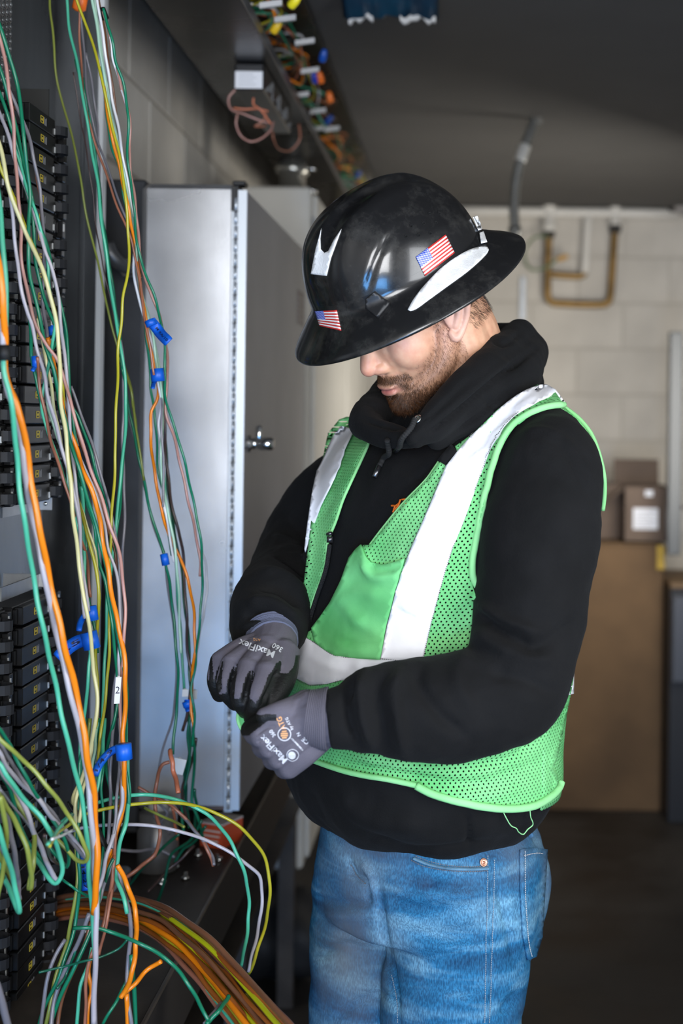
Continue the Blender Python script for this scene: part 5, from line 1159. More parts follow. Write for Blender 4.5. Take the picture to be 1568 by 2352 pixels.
lgN = [(1056, 1980, 1.955, .100), (1058, 2080, 1.95, .104), (1048, 2200, 1.94, .101), (1036, 2352, 1.93, .096)]; lgF = [(874, 1990, 2.03, .097), (868, 2080, 2.04, .096), (862, 2200, 2.045, .095), (862, 2352, 2.05, .094)]
def down(pts):
    x, y, d, r = pts[-1]; w = W(x, y, d); L0 = cp(pts); z0 = w.z
    return L0+[(w.x-.002, w.y-.01, z0*.62, r*.86), (w.x+.004, w.y, z0*.30, r*.72), (w.x+.008, w.y+.01, .11, r*.70)]
q.caps(cp([(1140, 1960, 2.04, .070), (1148, 2050, 2.03, .072), (1130, 2150, 2.0, .064)]), 20)
qn, qf = down(lgN), down(lgF); q.caps(qn, 28); q.caps(qf, 28)
JV, JF = remesh(q, .0052, 5)
JFOLD = [([(880, 2040), (960, 2060), (1110, 2050)], 8, .005), ([(900, 2075), (1000, 2090), (1110, 2080)], 7, -.005), ([(880, 2100), (990, 2118), (1112, 2112)], 8, .005), ([(900, 2135), (1000, 2150), (1105, 2150)], 8, -.005), ([(920, 2165), (1010, 2175), (1100, 2180)], 9, .004),
         ([(715, 2060), (790, 2075), (868, 2070)], 8, -.005), ([(715, 2090), (780, 2105), (860, 2100)], 9, .004), ([(720, 2200), (790, 2170), (850, 2190)], 9, -.005), ([(800, 1970), (815, 2010), (840, 2025), (845, 2070)], 6, -.008), ([(825, 1975), (850, 2010), (860, 2060)], 7, .006),
         ([(872, 2040), (876, 2120), (895, 2220), (915, 2352)], 9, -.010), ([(1000, 2280), (1080, 2300), (1130, 2260)], 14, .004), ([(760, 2340), (850, 2290), (900, 2270)], 10, -.005), ([(1120, 1965), (1118, 2352)], 3.5, .0022), ([(1130, 1965), (1128, 2352)], 4, -.0022),
         ([(1140, 2020), (1165, 2120), (1185, 2220)], 10, -.006), ([(1190, 2280), (1150, 2330)], 10, -.006)]
JV = wrinkle(JV, JF, .004, 14, (1, 1, 2)); JV = folds(JV, JF, JFOLD); jeans = mesh_np('jeans', JV, JF, M_denim, person, True, label='faded dirty blue jeans'); TJ = bvh(JV, JF)
M_seam = mat('denim_seam', (.10, .22, .33), .85, bump=.5, bscale=500, var=.3, scale=40); M_gold = mat('seam_thread', (.30, .36, .42), .8)
def jst(P, off=.0012, m=M_gold): stitch(P, off, .0006, TJ, m, jeans, 5, .65)
jst([(955, 1966), (985, 1978), (1030, 1988), (1080, 1991), (1120, 1988)], .0015, M_thread); jst([(945, 1976), (975, 1990), (1030, 2000), (1080, 2002), (1120, 2000)], .0015, M_thread)
jst([(1119, 1965), (1118, 2060), (1115, 2200), (1112, 2350)]); jst([(1134, 1975), (1132, 2100), (1126, 2250), (1122, 2350)]); jst([(900, 2240), (912, 2300), (914, 2350)])
jst([(806, 1985), (818, 2010), (830, 2024), (842, 2032)], .002, M_thread)
S = [onto(TJ, x, y, .0008)[0] for x, y in densify([(950, 1971), (985, 1985), (1030, 1994), (1080, 1996), (1120, 1994)], 10, True, False)]
part(MB().tube(S, .0042, 8, flat=.45), 'pocket_edge', M_seam, jeans, True)
pc, pn = onto(TJ, 1109, 1981, .001); part(MB().lathe(pc, pn, [(.0052, 0), (.0056, .0008), (.0044, .0016), (.0042, .001), (.0015, .001), (.0013, .0022)], 18), 'rivet', mat('copper_rivet', (.72, .36, .24), .3, metal=.7), jeans, True, label='copper pocket rivet')
pp = [(1191, 1952), (1222, 1948), (1252, 1952), (1246, 2050), (1240, 2150), (1226, 2196), (1208, 2204), (1198, 2150), (1192, 2050)]
pb = patch('back_pocket', pp, TJ, .004, M_denim, jeans, step=9, th=.004, relax=6, nsm=8, dref=2.02)
for P in ([(1197, 1956), (1198, 2050), (1204, 2150), (1212, 2196)], [(1195, 1966), (1222, 1962), (1250, 1966)]): jst(P, .006, mat('pale_thread', (.5, .5, .5), .8))
part(MB().tube([onto(TJ, x, y, .003)[0] for x, y in ((1232, 1888), (1240, 1915))], .004, 8, smooth=False), 'belt_loop', M_denim, jeans)
M_boot = mat('brown_leather', (.05, .03, .018), .6, var=.4, bump=.3, bscale=80); M_sole = mat('boot_sole', (.01, .01, .01), .7)
for lg in (qn, qf):
    x, y, z, r = lg[-1]; c = np.array([x, y, 0]); f = FV*.9; q = MB()
    q.caps([(*(c+ZV*.16), .050), (*(c+ZV*.07), .050)], 16); q.caps([(*(c+ZV*.075), .048), (*(c+f*.08+ZV*.072), .046), (*(c+f*.19+ZV*.060), .040)], 16)
    BVv, BFf = remesh(q, .006, 4); bt = mesh_np('boot', BVv, BFf, M_boot, person, True)
    s = MB(); n = 24
    R0 = [tuple(c+f*(.085+.155*math.cos(2*math.pi*k/n))+LV*(.050+.006*math.cos(2*math.pi*k/n))*math.sin(2*math.pi*k/n)) for k in range(n)]
    s.loft([[(a, b, h) for a, b, _ in R0] for h in (.001, .028)]); part(s, 'sole', M_sole, bt)
# ---------------------------------------------------------------- hanging wires
k1 = lambda P: [(x/3.136, y/3.136) for x, y in P]
k2 = lambda P: [(x/3.136, 750+y/3.136) for x, y in P]
k3 = lambda P: [(x/2.24, 1500+y/2.24) for x, y in P]
k9 = lambda P: [(x/3.35, 1650+y/3.35) for x, y in P]
k10 = lambda P: [(330+x/3.9075, 1750+y/3.9075) for x, y in P]
wrd = random.Random(77); NW = [0]; ALLW = []
BUN = {'A': ('hanging down in front of the side plate', 'wires hanging beside the enclosure flange'), 'B': ('hanging in front of the grey cabinet side', 'wires hanging in front of the grey cabinet'),
       'C': ('in the tangle in front of the breakers', 'wires in front of the upper breakers'), 'N': ('', ''), 'D': ('in the tied bundle above the wire coil', 'wires in the bundle above the coil'),
       'L': ('looping low in front of the lower breakers', 'loops in front of the lower breakers'), 'F': ('trailing down behind the bundle to the trough', 'wires trailing to the trough')}
def wr(c, P, d0, d1, r, b, label=None, nm=None, group=None):
    """P in picture pixels, depth runs from d0 to d1"""
    NW[0] += 1; P = [np.array(p, float) for p in P]
    for e, s in ((0, 1), (-1, -1)):      # wires that leave the picture go on beyond it
        p, k = P[e], P[e+s]; t = (p-k)/max(np.linalg.norm(p-k), 1e-9)
        if p[0] < -5 or p[1] < -5 or p[1] > 2355:
            far_ = p+t*180+np.array([0, (-1 if p[1] < 1200 else 1)*160.0]); P = [far_]+P if e == 0 else P+[far_]
    P = [tuple(p) for p in P]
    A = crom(np.array([(x, y, 0) for x, y in P], float), max(24, len(P)*7)); n = len(A); j = wrd.uniform(-.012, .012); ph = wrd.uniform(0, 6)
    pts = [W(A[i][0]+.9*math.sin(i*.5+ph), A[i][1], d0+(d1-d0)*i/(n-1)+j+.006*math.sin(i*.25+ph)) for i in range(n)]
    q = MB().tube(pts, r*.86, 8, smooth=False); o = q.build('wire', wm(c), None, True)
    nmc = NICE.get(c, c); ALLW.append((o, nmc, PX(np.array([tuple(p) for p in pts])), not label or 'thick coil' in label))
    if label: tag(o, label, 'wire', group or BUN[b][1] if b != 'N' else group)
    else: tag(o, nmc+' insulated wire '+BUN[b][0], 'wire', nmc+' '+BUN[b][1])
    return o
# bundle A and B: from the top past the flange to the grey cabinet
wr('olive', k1([(358, -60), (362, 60), (378, 200), (400, 500), (450, 750), (530, 1020), (575, 1270), (610, 1480), (660, 1720), (720, 1950), (790, 2300), (850, 2500), (905, 2672), (950, 2832), (990, 3160), (1040, 3460)]), 2.2, 2.1, .0020, 'A', 'yellow green wire hanging alone left of the other wires at the top')
wr('mint', k1([(476, -60), (480, 0), (500, 200), (550, 430), (590, 650), (625, 870), (660, 1080), (700, 1300), (725, 1550), (760, 1800), (795, 2050), (840, 2352)])+k2([(870, 140), (895, 330), (905, 500), (905, 700), (885, 900), (870, 1100), (845, 1280), (830, 1500), (800, 1700), (775, 1900), (758, 2352)])+k3([(530, 200), (520, 500), (480, 700)]), 2.1, 1.9, .0026, 'A')
wr('copper', k1([(560, -60), (572, 100), (575, 300), (590, 550), (615, 780), (660, 950), (720, 1130), (790, 1330), (850, 1500), (910, 1640), (955, 1760), (1000, 2000), (1030, 2200), (1050, 2352)])+k2([(1085, 180), (1110, 350)]), 2.12, 2.0, .0020, 'A')
wr('grey', k1([(560, -60), (590, 180), (610, 450), (640, 750), (700, 1000), (760, 1170), (830, 1370), (900, 1560), (955, 1680), (975, 1850), (985, 2050), (1040, 2250), (1070, 2352)])+k2([(1090, 150), (1125, 280), (1145, 420), (1165, 560), (1165, 800), (1180, 1100), (1170, 1300)]), 2.13, 2.05, .0020, 'A')
wr('yellow', k1([(535, -60), (550, 0), (610, 150), (670, 330), (720, 500), (755, 680), (790, 830), (830, 1000), (860, 1130), (890, 1300), (905, 1450), (922, 1650), (930, 1800), (915, 2000), (885, 2150), (870, 2352)])+k2([(850, 180), (845, 450), (830, 700), (830, 1000), (815, 1200), (805, 1350), (795, 1550), (787, 1750), (790, 1950), (785, 2352)])+k3([(548, 180), (530, 330), (500, 560)]), 2.0, 1.85, .0024, 'A', 'printed yellow wire winding down past the enclosure flange')
wr('pale_mint', k1([(660, -60), (665, 0), (690, 150), (720, 350), (745, 530), (775, 700), (800, 850), (835, 1000), (870, 1150), (905, 1330), (940, 1500), (965, 1650), (985, 1800), (990, 1950), (1005, 2050), (1040, 2200), (1085, 2352)])+k2([(1120, 200), (1150, 400), (1172, 600), (1158, 900), (1172, 1150), (1210, 1330), (1250, 1550), (1275, 1750), (1290, 2000), (1300, 2352)]), 1.98, 2.1, .0025, 'B')
wr('white', k1([(695, -60), (715, 100), (745, 280), (780, 530), (805, 700), (845, 880), (875, 1080), (908, 1250), (935, 1430), (962, 1600), (966, 1800), (968, 2000), (1005, 2180), (1062, 2352)])+k2([(1110, 200), (1138, 400), (1160, 560), (1145, 700), (1165, 850), (1180, 1100), (1172, 1250), (1215, 1450), (1250, 1700)]), 2.0, 2.1, .0024, 'B')
wr('pale_mint', k1([(680, -60), (705, 180), (735, 400), (770, 620), (800, 790), (840, 980), (880, 1200), (915, 1380), (950, 1550), (975, 1720), (988, 1900), (1015, 2080), (1050, 2220), (1092, 2352)])+k2([(1130, 200), (1158, 400), (1168, 560), (1150, 720)]), 2.02, 2.12, .0022, 'B')
wr('brown', k1([(705, -60), (710, 0), (745, 170), (770, 380), (800, 560), (822, 730), (852, 920), (880, 1130), (920, 1280), (950, 1430), (972, 1600), (990, 1800), (1010, 2000)]), 2.05, 2.05, .0024, 'A')
wr('green', k1([(740, 60), (765, 140), (805, 280), (830, 430), (880, 570), (905, 700), (925, 850), (920, 1000), (920, 1180), (945, 1330), (965, 1500), (980, 1700), (1010, 1860), (1060, 2000), (1110, 2130), (1155, 2300)])+k2([(1188, 150), (1185, 350), (1190, 500), (1230, 650), (1290, 830), (1340, 1020), (1390, 1250), (1440, 1500), (1455, 1700), (1455, 1900), (1440, 2100), (1415, 2352)])+k3([(1005, 60), (985, 180), (1000, 330), (990, 480)]), 1.95, 2.15, .0023, 'B')
wr('pink', k1([(745, 80), (775, 200), (815, 400), (850, 530), (890, 700), (925, 820), (940, 930), (930, 1080), (940, 1230), (965, 1400), (988, 1600), (1005, 1800), (1040, 2000), (1090, 2120), (1140, 2250), (1165, 2352)])+k2([(1200, 170), (1205, 400), (1190, 600), (1250, 790), (1300, 1000), (1350, 1230), (1400, 1450), (1440, 1680), (1440, 1800)]), 1.97, 2.15, .0024, 'B')
wr('white', k1([(750, 100), (790, 260), (812, 420), (850, 560), (888, 690), (912, 790)]), 1.97, 1.98, .0016, 'A')
wr('orange', k1([(745, 620), (768, 760), (792, 930), (830, 1080), (850, 1160), (880, 1300), (920, 1480), (945, 1620), (975, 1800), (1000, 2000), (1035, 2200)])+k2([(1070, 100), (1100, 250), (1135, 420), (1130, 530), (1090, 620), (1085, 780), (1100, 960), (1130, 1150), (1160, 1310), (1200, 1450), (1240, 1560), (1300, 1670), (1350, 1820), (1390, 2000), (1402, 2200), (1403, 2352)])+k3([(1000, 0), (985, 180), (985, 300), (995, 380)]), 2.0, 2.15, .0027, 'B', 'orange wire bowing out below the blue tape in front of the grey cabinet')
wr('green', k1([(545, 430), (600, 650), (640, 850), (670, 1020), (700, 1200), (720, 1400), (740, 1600), (780, 1850), (830, 2200), (855, 2352)])+k2([(868, 120), (882, 300), (900, 430), (940, 650), (985, 870), (1040, 1130), (1100, 1400), (1185, 1640), (1192, 1720), (1222, 1850), (1245, 2050), (1272, 2352)])+k3([(915, 100), (912, 250), (895, 420), (890, 520)]), 2.1, 2.15, .0026, 'B')
wr('grey', k1([(620, 380), (660, 600), (690, 800), (710, 1000), (716, 1300), (722, 1420)]), 2.15, 2.2, .0020, 'A')
wr('mint', k1([(600, 560), (640, 800), (680, 1100), (715, 1400), (745, 1700), (775, 1950), (815, 2200), (848, 2352)]), 2.12, 2.05, .0020, 'A')
wr('green', k1([(725, 480), (752, 680), (775, 880), (800, 1050), (855, 1190), (888, 1400), (938, 1600), (970, 1800), (1000, 2050), (1040, 2250)])+k2([(1060, 150), (1085, 350), (1085, 460), (1110, 600), (1125, 750), (1135, 1000), (1150, 1100), (1180, 1230), (1200, 1430), (1240, 1650)]), 2.08, 2.15, .0023, 'B')
wr('dark_brown', k1([(530, 520), (545, 650), (580, 850), (620, 1080), (655, 1300), (680, 1530), (710, 1750), (760, 2000), (835, 2352)]), 2.15, 2.15, .0012, 'A', 'thin dark wire lying close to the side plate')
wr('dark_brown', k2([(1185, 480), (1185, 700), (1190, 880), (1210, 1080), (1240, 1300), (1290, 1500), (1320, 1620), (1322, 1800), (1340, 2000), (1352, 2352)])+k3([(985, 150), (960, 320), (940, 400)]), 2.2, 2.2, .0028, 'B')
wr('dark_green', k2([(1180, 300), (1182, 600), (1195, 900), (1215, 1200), (1260, 1500), (1300, 1700), (1330, 2000), (1365, 2352)])+k3([(975, 130), (990, 280), (965, 420), (975, 560), (950, 700)]), 2.22, 2.2, .0026, 'B')
wr('grey', k2([(890, 380), (930, 650), (975, 850), (1030, 1100), (1090, 1380), (1178, 1650), (1200, 1800), (1225, 2000), (1255, 2200), (1268, 2352)])+k3([(895, 300), (842, 480), (805, 680), (795, 850)]), 2.12, 2.2, .0020, 'B')
wr('white', k2([(1445, 1600), (1472, 1670), (1490, 1800), (1485, 1950), (1460, 2100), (1432, 2250), (1415, 2352)]), 2.2, 2.2, .0020, 'B')
wr('mint', k2([(1150, 700), (1165, 900), (1190, 1200), (1232, 1450), (1265, 1650), (1272, 1850), (1287, 2050), (1312, 2352)])+k3([(940, 100), (950, 220)]), 2.16, 2.2, .0025, 'B')
wr('olive', k2([(850, 220), (905, 330), (945, 480), (970, 650), (985, 800)]), 2.1, 2.12, .0023, 'B')
wr('grey', k2([(868, 100), (885, 250), (890, 500), (882, 800), (890, 1100), (898, 1300), (885, 1600), (880, 1850)]), 2.05, 2.05, .0026, 'A')
wr('green', k2([(880, 290), (905, 450), (912, 600), (900, 800), (880, 1000), (870, 1200), (850, 1400), (830, 1560), (800, 1800)]), 2.02, 1.95, .0026, 'A')
# bundle C: from the left edge sweeping down in front of the breakers
wr('green', k1([(-60, 20), (0, 200), (60, 380), (110, 560), (150, 760), (170, 1000), (195, 1200), (215, 1420), (208, 1620), (205, 1900), (240, 2100), (300, 2352)])+k2([(330, 150), (390, 330), (440, 560), (500, 800), (560, 1000), (620, 1200), (680, 1400), (720, 1550), (760, 1700), (790, 1900), (840, 2200), (870, 2352)])+k3([(645, 120), (650, 300), (640, 500), (660, 700), (660, 780), (640, 880), (600, 1060), (590, 1150)]), 1.72, 1.85, .0028, 'C')
wr('pink', k1([(-60, 80), (0, 270), (45, 500), (80, 750), (100, 950), (110, 1150), (130, 1400), (150, 1600), (150, 1800), (175, 2000), (220, 2200), (262, 2352)])+k2([(330, 130), (420, 250), (480, 450), (530, 620), (590, 830), (650, 1020), (720, 1200), (780, 1400), (850, 1600), (882, 1800), (900, 2000), (898, 2150), (888, 2352)])+k3([(625, 100), (618, 300), (625, 500), (630, 700), (600, 850)]), 1.70, 1.85, .0026, 'C')
wr('green', k1([(-60, 350), (0, 500), (60, 700), (110, 900), (150, 1080), (200, 1300), (260, 1550), (330, 1750), (390, 2000), (440, 2220), (480, 2400)])+k2([(490, 300), (510, 550), (530, 750), (570, 950), (590, 1180), (602, 1400), (592, 1600), (620, 1850), (640, 2000), (690, 2200), (700, 2352)]), 1.78, 1.85, .0026, 'C')
wr('light_grey', k1([(-60, 660), (0, 820), (60, 980), (100, 1120), (150, 1270), (200, 1400), (260, 1580), (320, 1800), (375, 1930), (420, 2150), (440, 2352)])+k2([(460, 180), (485, 400), (500, 700), (520, 900), (545, 1150), (570, 1350), (578, 1550), (600, 1800), (640, 2050)]), 1.75, 1.8, .0027, 'C')
wr('grey', k1([(60, 640), (110, 750), (190, 930), (240, 1130), (275, 1300), (300, 1500), (312, 1700), (320, 1900), (305, 2100), (330, 2352)])+k2([(360, 200), (420, 420), (500, 640), (560, 860)]), 1.82, 1.85, .0028, 'C')
wr('copper', k1([(100, 760), (180, 900), (235, 1120), (268, 1300), (294, 1500), (305, 1700), (312, 1900), (300, 2080)]), 1.84, 1.86, .0018, 'C')
wr('cream', k1([(-50, 900), (0, 1050), (50, 1300), (100, 1470), (160, 1620), (240, 1790), (300, 1930), (345, 2060), (400, 2300)])+k2([(425, 150), (432, 350), (440, 550), (470, 750), (490, 950), (510, 1150), (525, 1350), (550, 1550), (575, 1750), (600, 1950), (645, 2150), (660, 2352)])+k3([(480, 80), (500, 220), (480, 420), (430, 620), (390, 760), (385, 900)]), 1.7, 1.8, .0030, 'C')
wr('yellow', k1([(-50, 1000), (0, 1200), (60, 1330), (130, 1500), (200, 1680), (270, 1850), (330, 2030), (388, 2200), (410, 2352)])+k2([(440, 330), (470, 700), (500, 1000), (560, 1250), (610, 1420), (660, 1620), (700, 1800), (715, 1950), (700, 2150), (690, 2352)])+k3([(500, 150), (500, 330), (470, 520), (450, 700)]), 1.74, 1.85, .0026, 'C')
wr('mint', k1([(-40, 1250), (0, 1500), (20, 1750), (40, 2050), (46, 2352)]), 1.6, 1.62, .0034, 'C')
wr('green', k1([(-60, 520), (0, 680), (60, 850), (120, 1050), (170, 1280), (230, 1560), (250, 1750), (255, 1900), (300, 2080), (355, 2250), (395, 2352)])+k2([(410, 100), (370, 190), (400, 400), (440, 620), (500, 850), (540, 1050), (590, 1250), (620, 1500), (600, 1800)]), 1.76, 1.86, .0026, 'C')
wr('mint', k1([(90, 1040), (150, 1200), (200, 1380), (280, 1600), (335, 1850), (360, 2100), (395, 2352)])+k2([(300, 560), (340, 750), (400, 900), (460, 1100), (520, 1280), (570, 1500), (590, 1700)]), 1.78, 1.82, .0024, 'C')
wr('green', k2([(215, -60), (228, 200), (258, 380), (300, 550), (345, 750), (400, 900), (462, 1100), (520, 1280), (580, 1480)]), 1.78, 1.86, .0026, 'C')
wr('cream', k2([(275, -60), (300, 90), (340, 280), (370, 450), (400, 650), (450, 880), (490, 1050), (540, 1250), (592, 1400), (650, 1600), (700, 1800), (712, 1950), (700, 2150), (692, 2352)]), 1.80, 1.88, .0026, 'C')
wr('orange', k2([(340, 80), (370, 200), (410, 370), (440, 530), (490, 730), (560, 900), (600, 1050), (670, 1200), (710, 1350), (740, 1550), (770, 1700), (800, 1900), (850, 2150), (892, 2352)])+k3([(645, 200), (640, 330), (632, 440), (640, 620), (630, 800), (590, 950), (540, 1100), (500, 1250), (485, 1350)]), 1.80, 1.82, .0036, 'C', 'orange wire emerging from the tangle and running down the right of the bundle')
wr('light_grey', k1([(70, 1350), (105, 1700), (140, 2000), (195, 2250)])+k2([(232, 0), (270, 170), (320, 350), (345, 500), (400, 700), (460, 930), (520, 1150), (565, 1380), (580, 1600), (590, 1850), (610, 2100)]), 1.72, 1.8, .0027, 'C')
wr('grey', k2([(510, 430), (570, 600), (640, 780), (700, 970), (750, 1150), (800, 1350), (840, 1550), (860, 1800), (870, 2100), (860, 2352)])+k3([(590, 150), (570, 400), (560, 600), (570, 760), (555, 950)]), 1.88, 1.9, .0024, 'C')
wr('copper', k2([(268, 220), (290, 450), (330, 650), (370, 830), (440, 1050), (500, 1230), (560, 1470), (620, 1650), (650, 1950)]), 1.76, 1.86, .0024, 'C')
wr('green', k2([(460, -60), (470, 100), (490, 300), (508, 550), (560, 650), (640, 850), (690, 1050), (760, 1250), (800, 1450), (850, 1650), (880, 1850)]), 1.84, 1.9, .0024, 'C')
wr('brown', k2([(420, 420), (520, 640), (580, 830), (650, 1030), (700, 1200), (760, 1400), (820, 1600), (850, 1800)]), 1.86, 1.9, .0022, 'C')
wr('pale_mint', k2([(330, 330), (345, 560), (400, 760), (470, 950), (500, 1180), (560, 1350), (600, 1550), (610, 1800)]), 1.8, 1.86, .0024, 'C')
wr('light_grey', k2([(560, 900), (620, 1050), (700, 1230), (750, 1430), (780, 1600), (830, 1750), (860, 1950), (862, 2200)])+k3([(612, 60), (620, 300), (615, 520), (620, 700), (600, 880)]), 1.84, 1.86, .0024, 'C')
wr('green', k2([(560, 1050), (620, 1250), (680, 1450), (710, 1700), (760, 1850), (800, 2100), (830, 2352)])+k3([(600, 100), (605, 260), (560, 450), (545, 600), (580, 750), (600, 900)]), 1.86, 1.88, .0026, 'C')
wr('mint', k2([(590, 1150), (600, 1400), (606, 1650), (612, 1850), (640, 2080), (650, 2352)])+k3([(455, 60), (450, 200), (418, 420), (412, 620), (405, 820)]), 1.84, 1.86, .0027, 'C')
wr('cream', k2([(520, 1120), (575, 1280), (620, 1420), (680, 1600), (706, 1820), (710, 2080)]), 1.84, 1.86, .0022, 'C')
# three thick foreground wires
wr('orange', k1([(-50, 1700), (-10, 1900), (0, 1990), (20, 2150), (30, 2352)])+k2([(35, 130), (35, 300), (60, 430), (120, 570), (170, 750), (200, 950), (225, 1130), (260, 1330), (310, 1580), (360, 1850), (420, 2100), (475, 2352)])+k3([(380, 150), (430, 400), (450, 550), (480, 700), (488, 850), (500, 1050), (490, 1250), (480, 1340)]), 1.5, 1.72, .0046, 'N', 'thick orange wire running down nearest on the left of the breakers', group='thick foreground wires')
wr('light_grey', k2([(10, -60), (20, 0), (25, 300), (60, 470), (110, 620), (160, 850), (180, 1080), (230, 1350), (300, 1700), (360, 2000), (440, 2352)])+k3([(325, 50), (372, 250), (420, 450), (450, 650), (470, 850), (485, 1050), (495, 1300), (495, 1430), (490, 1600), (480, 1908)]), 1.56, 1.74, .0040, 'N', 'thick light grey wire running beside the thick orange wire', group='thick foreground wires')
wr('mint', k2([(20, 200), (30, 320), (70, 480), (100, 700), (120, 900), (135, 1100), (160, 1300), (200, 1550), (240, 1800), (290, 2080), (340, 2300)])+k3([(250, 0), (290, 180), (330, 380), (380, 580), (430, 800), (450, 1000), (462, 1200), (480, 1400), (488, 1600)]), 1.52, 1.74, .0034, 'N', 'thick mint green wire left of the thick grey one', group='thick foreground wires')

a, b = W(9, 792, 1.51), W(10, 828, 1.51)
tag(MB().tube([a, b], .0062, 12, smooth=False).build('tape_band', M_nitrile, None, True), 'black tape band around the thick orange wire at the left edge', 'tape')
# bundle D: the lower tied bundle
D = [('green', [(660, 0), (650, 90), (625, 270), (615, 370), (610, 520), (625, 700)], .0027), ('olive', [(690, 0), (672, 260), (655, 400), (610, 520), (575, 640), (570, 740), (585, 1000), (600, 1180), (575, 1400), (520, 1700), (440, 1950), (385, 2200), (350, 2380)], .0030),
     ('cream', [(740, 0), (715, 200), (690, 330), (670, 430), (640, 540), (610, 800)], .0028), ('green', [(760, 0), (740, 180), (715, 350), (700, 560), (640, 700), (600, 800), (600, 1000), (612, 1300), (575, 1600), (500, 1850), (450, 2000), (350, 2200), (300, 2380)], .0028),
     ('green', [(765, 0), (770, 200), (790, 350), (780, 550), (798, 800), (798, 900), (780, 1150), (760, 1400), (760, 1550)], .0022), ('mint', [(805, 0), (795, 200), (770, 430), (740, 560), (700, 680)], .0026),
     ('grey', [(885, 0), (860, 200), (848, 450), (848, 650), (840, 850), (800, 1080), (770, 1300)], .0026), ('grey', [(920, 0), (925, 300), (905, 500), (898, 620), (880, 830), (860, 1000)], .0024),
     ('light_grey', [(955, 0), (950, 300), (945, 520), (935, 680), (900, 800), (860, 930), (815, 1080), (780, 1240), (745, 1360)], .0030), ('copper', [(935, 0), (935, 330), (930, 520), (925, 680), (890, 830), (880, 1000), (880, 1150), (850, 1400), (800, 1650), (760, 1820)], .0026),
     ('orange', [(940, 0), (950, 300), (962, 480), (960, 620), (935, 760), (895, 880), (860, 1020), (810, 1150), (770, 1290), (735, 1450), (725, 1580), (705, 1800), (680, 1950), (700, 2100), (680, 2200), (670, 2380)], .0034),
     ('mint', [(965, 0), (975, 250), (985, 430), (990, 620), (975, 780), (930, 930), (905, 1080), (890, 1200), (940, 1350), (980, 1500)], .0032), ('grey', [(900, 1150), (940, 1290), (980, 1440), (1000, 1560), (1008, 1680), (985, 1850), (975, 2000), (985, 2150), (1010, 2380)], .0032),
     ('orange', [(905, 1130), (960, 1240), (1010, 1370), (1045, 1500), (1048, 1620), (1040, 1800), (1010, 1980), (960, 2100), (930, 2150)], .0036), ('green', [(1012, 1820), (1020, 1960), (1030, 2100), (1045, 2380)], .0034),
     ('orange', [(975, 2120), (978, 2250), (980, 2400)], .0036), ('green', [(1015, 1900), (960, 2050), (880, 2200), (790, 2350)], .0024), ('orange', [(1240, 1870), (1139, 1930), (1030, 2050), (930, 2140)], .0034),
     ('grey', [(690, 1500), (620, 1680), (540, 1850), (470, 2020), (410, 2200), (390, 2380)], .0034), ('brown', [(700, 1560), (660, 1720), (590, 1880), (520, 2040), (470, 2200), (440, 2380)], .0030), ('green', [(715, 1600), (640, 1780), (560, 1940), (480, 2100), (410, 2300), (380, 2400)], .0030),
     ('grey', [(500, 1700), (440, 1800), (380, 1950), (345, 2100), (315, 2380)], .0030), ('dark_green', [(610, 1700), (560, 1840), (500, 1990), (440, 2080)], .0022), ('mint', [(720, 1680), (680, 1900), (620, 2050), (600, 2200), (590, 2380)], .0028),
     ('copper', [(730, 1750), (680, 1900), (655, 2050), (662, 2200), (655, 2380)], .0026), ('grey', [(745, 1640), (745, 1800), (735, 1950), (725, 2150), (735, 2400)], .0034), ('dark_green', [(760, 1400), (800, 1300), (830, 1180), (870, 1080)], .0024),
     ('copper', [(880, 1060), (860, 1250), (820, 1480), (760, 1700)], .0030), ('grey', [(870, 1080), (820, 1220), (770, 1380), (720, 1500)], .0028), ('dark_green', [(980, 1700), (900, 1780), (760, 1840), (640, 1870), (470, 1915), (295, 1955)], .0018),
     ('green', [(480, 1238), (560, 1300), (640, 1350), (700, 1380)], .0020), ('cream', [(650, 410), (560, 620), (575, 760), (580, 850)], .0026), ('pale_mint', [(745, 0), (735, 150), (720, 300), (690, 470)], .0024)]
for c, P, r in D: wr(c, k9(P), 1.86 if P[0][1] < 1000 else 1.80, 1.78, r, 'D')
tag(MB().tube([W(*k9([(705, 1690)])[0], 1.775), W(*k9([(770, 1710)])[0], 1.775)], .0105, 12, smooth=False).build('cable_tie', M_nitrile, None, True), 'black tape knot tying the lower wire bundle', 'tie')
P = k9([(520, 640), (560, 700), (620, 745), (700, 810), (760, 880), (800, 960), (835, 1030)])
tag(MB().tube([W(x, y, 1.80) for x, y in P], [.003, .006, .007, .008, .008, .007, .006], 8, flat=.4).build('cable_tie', M_nitrile, None, True), 'long black strap crossing behind the orange wire', 'strap')
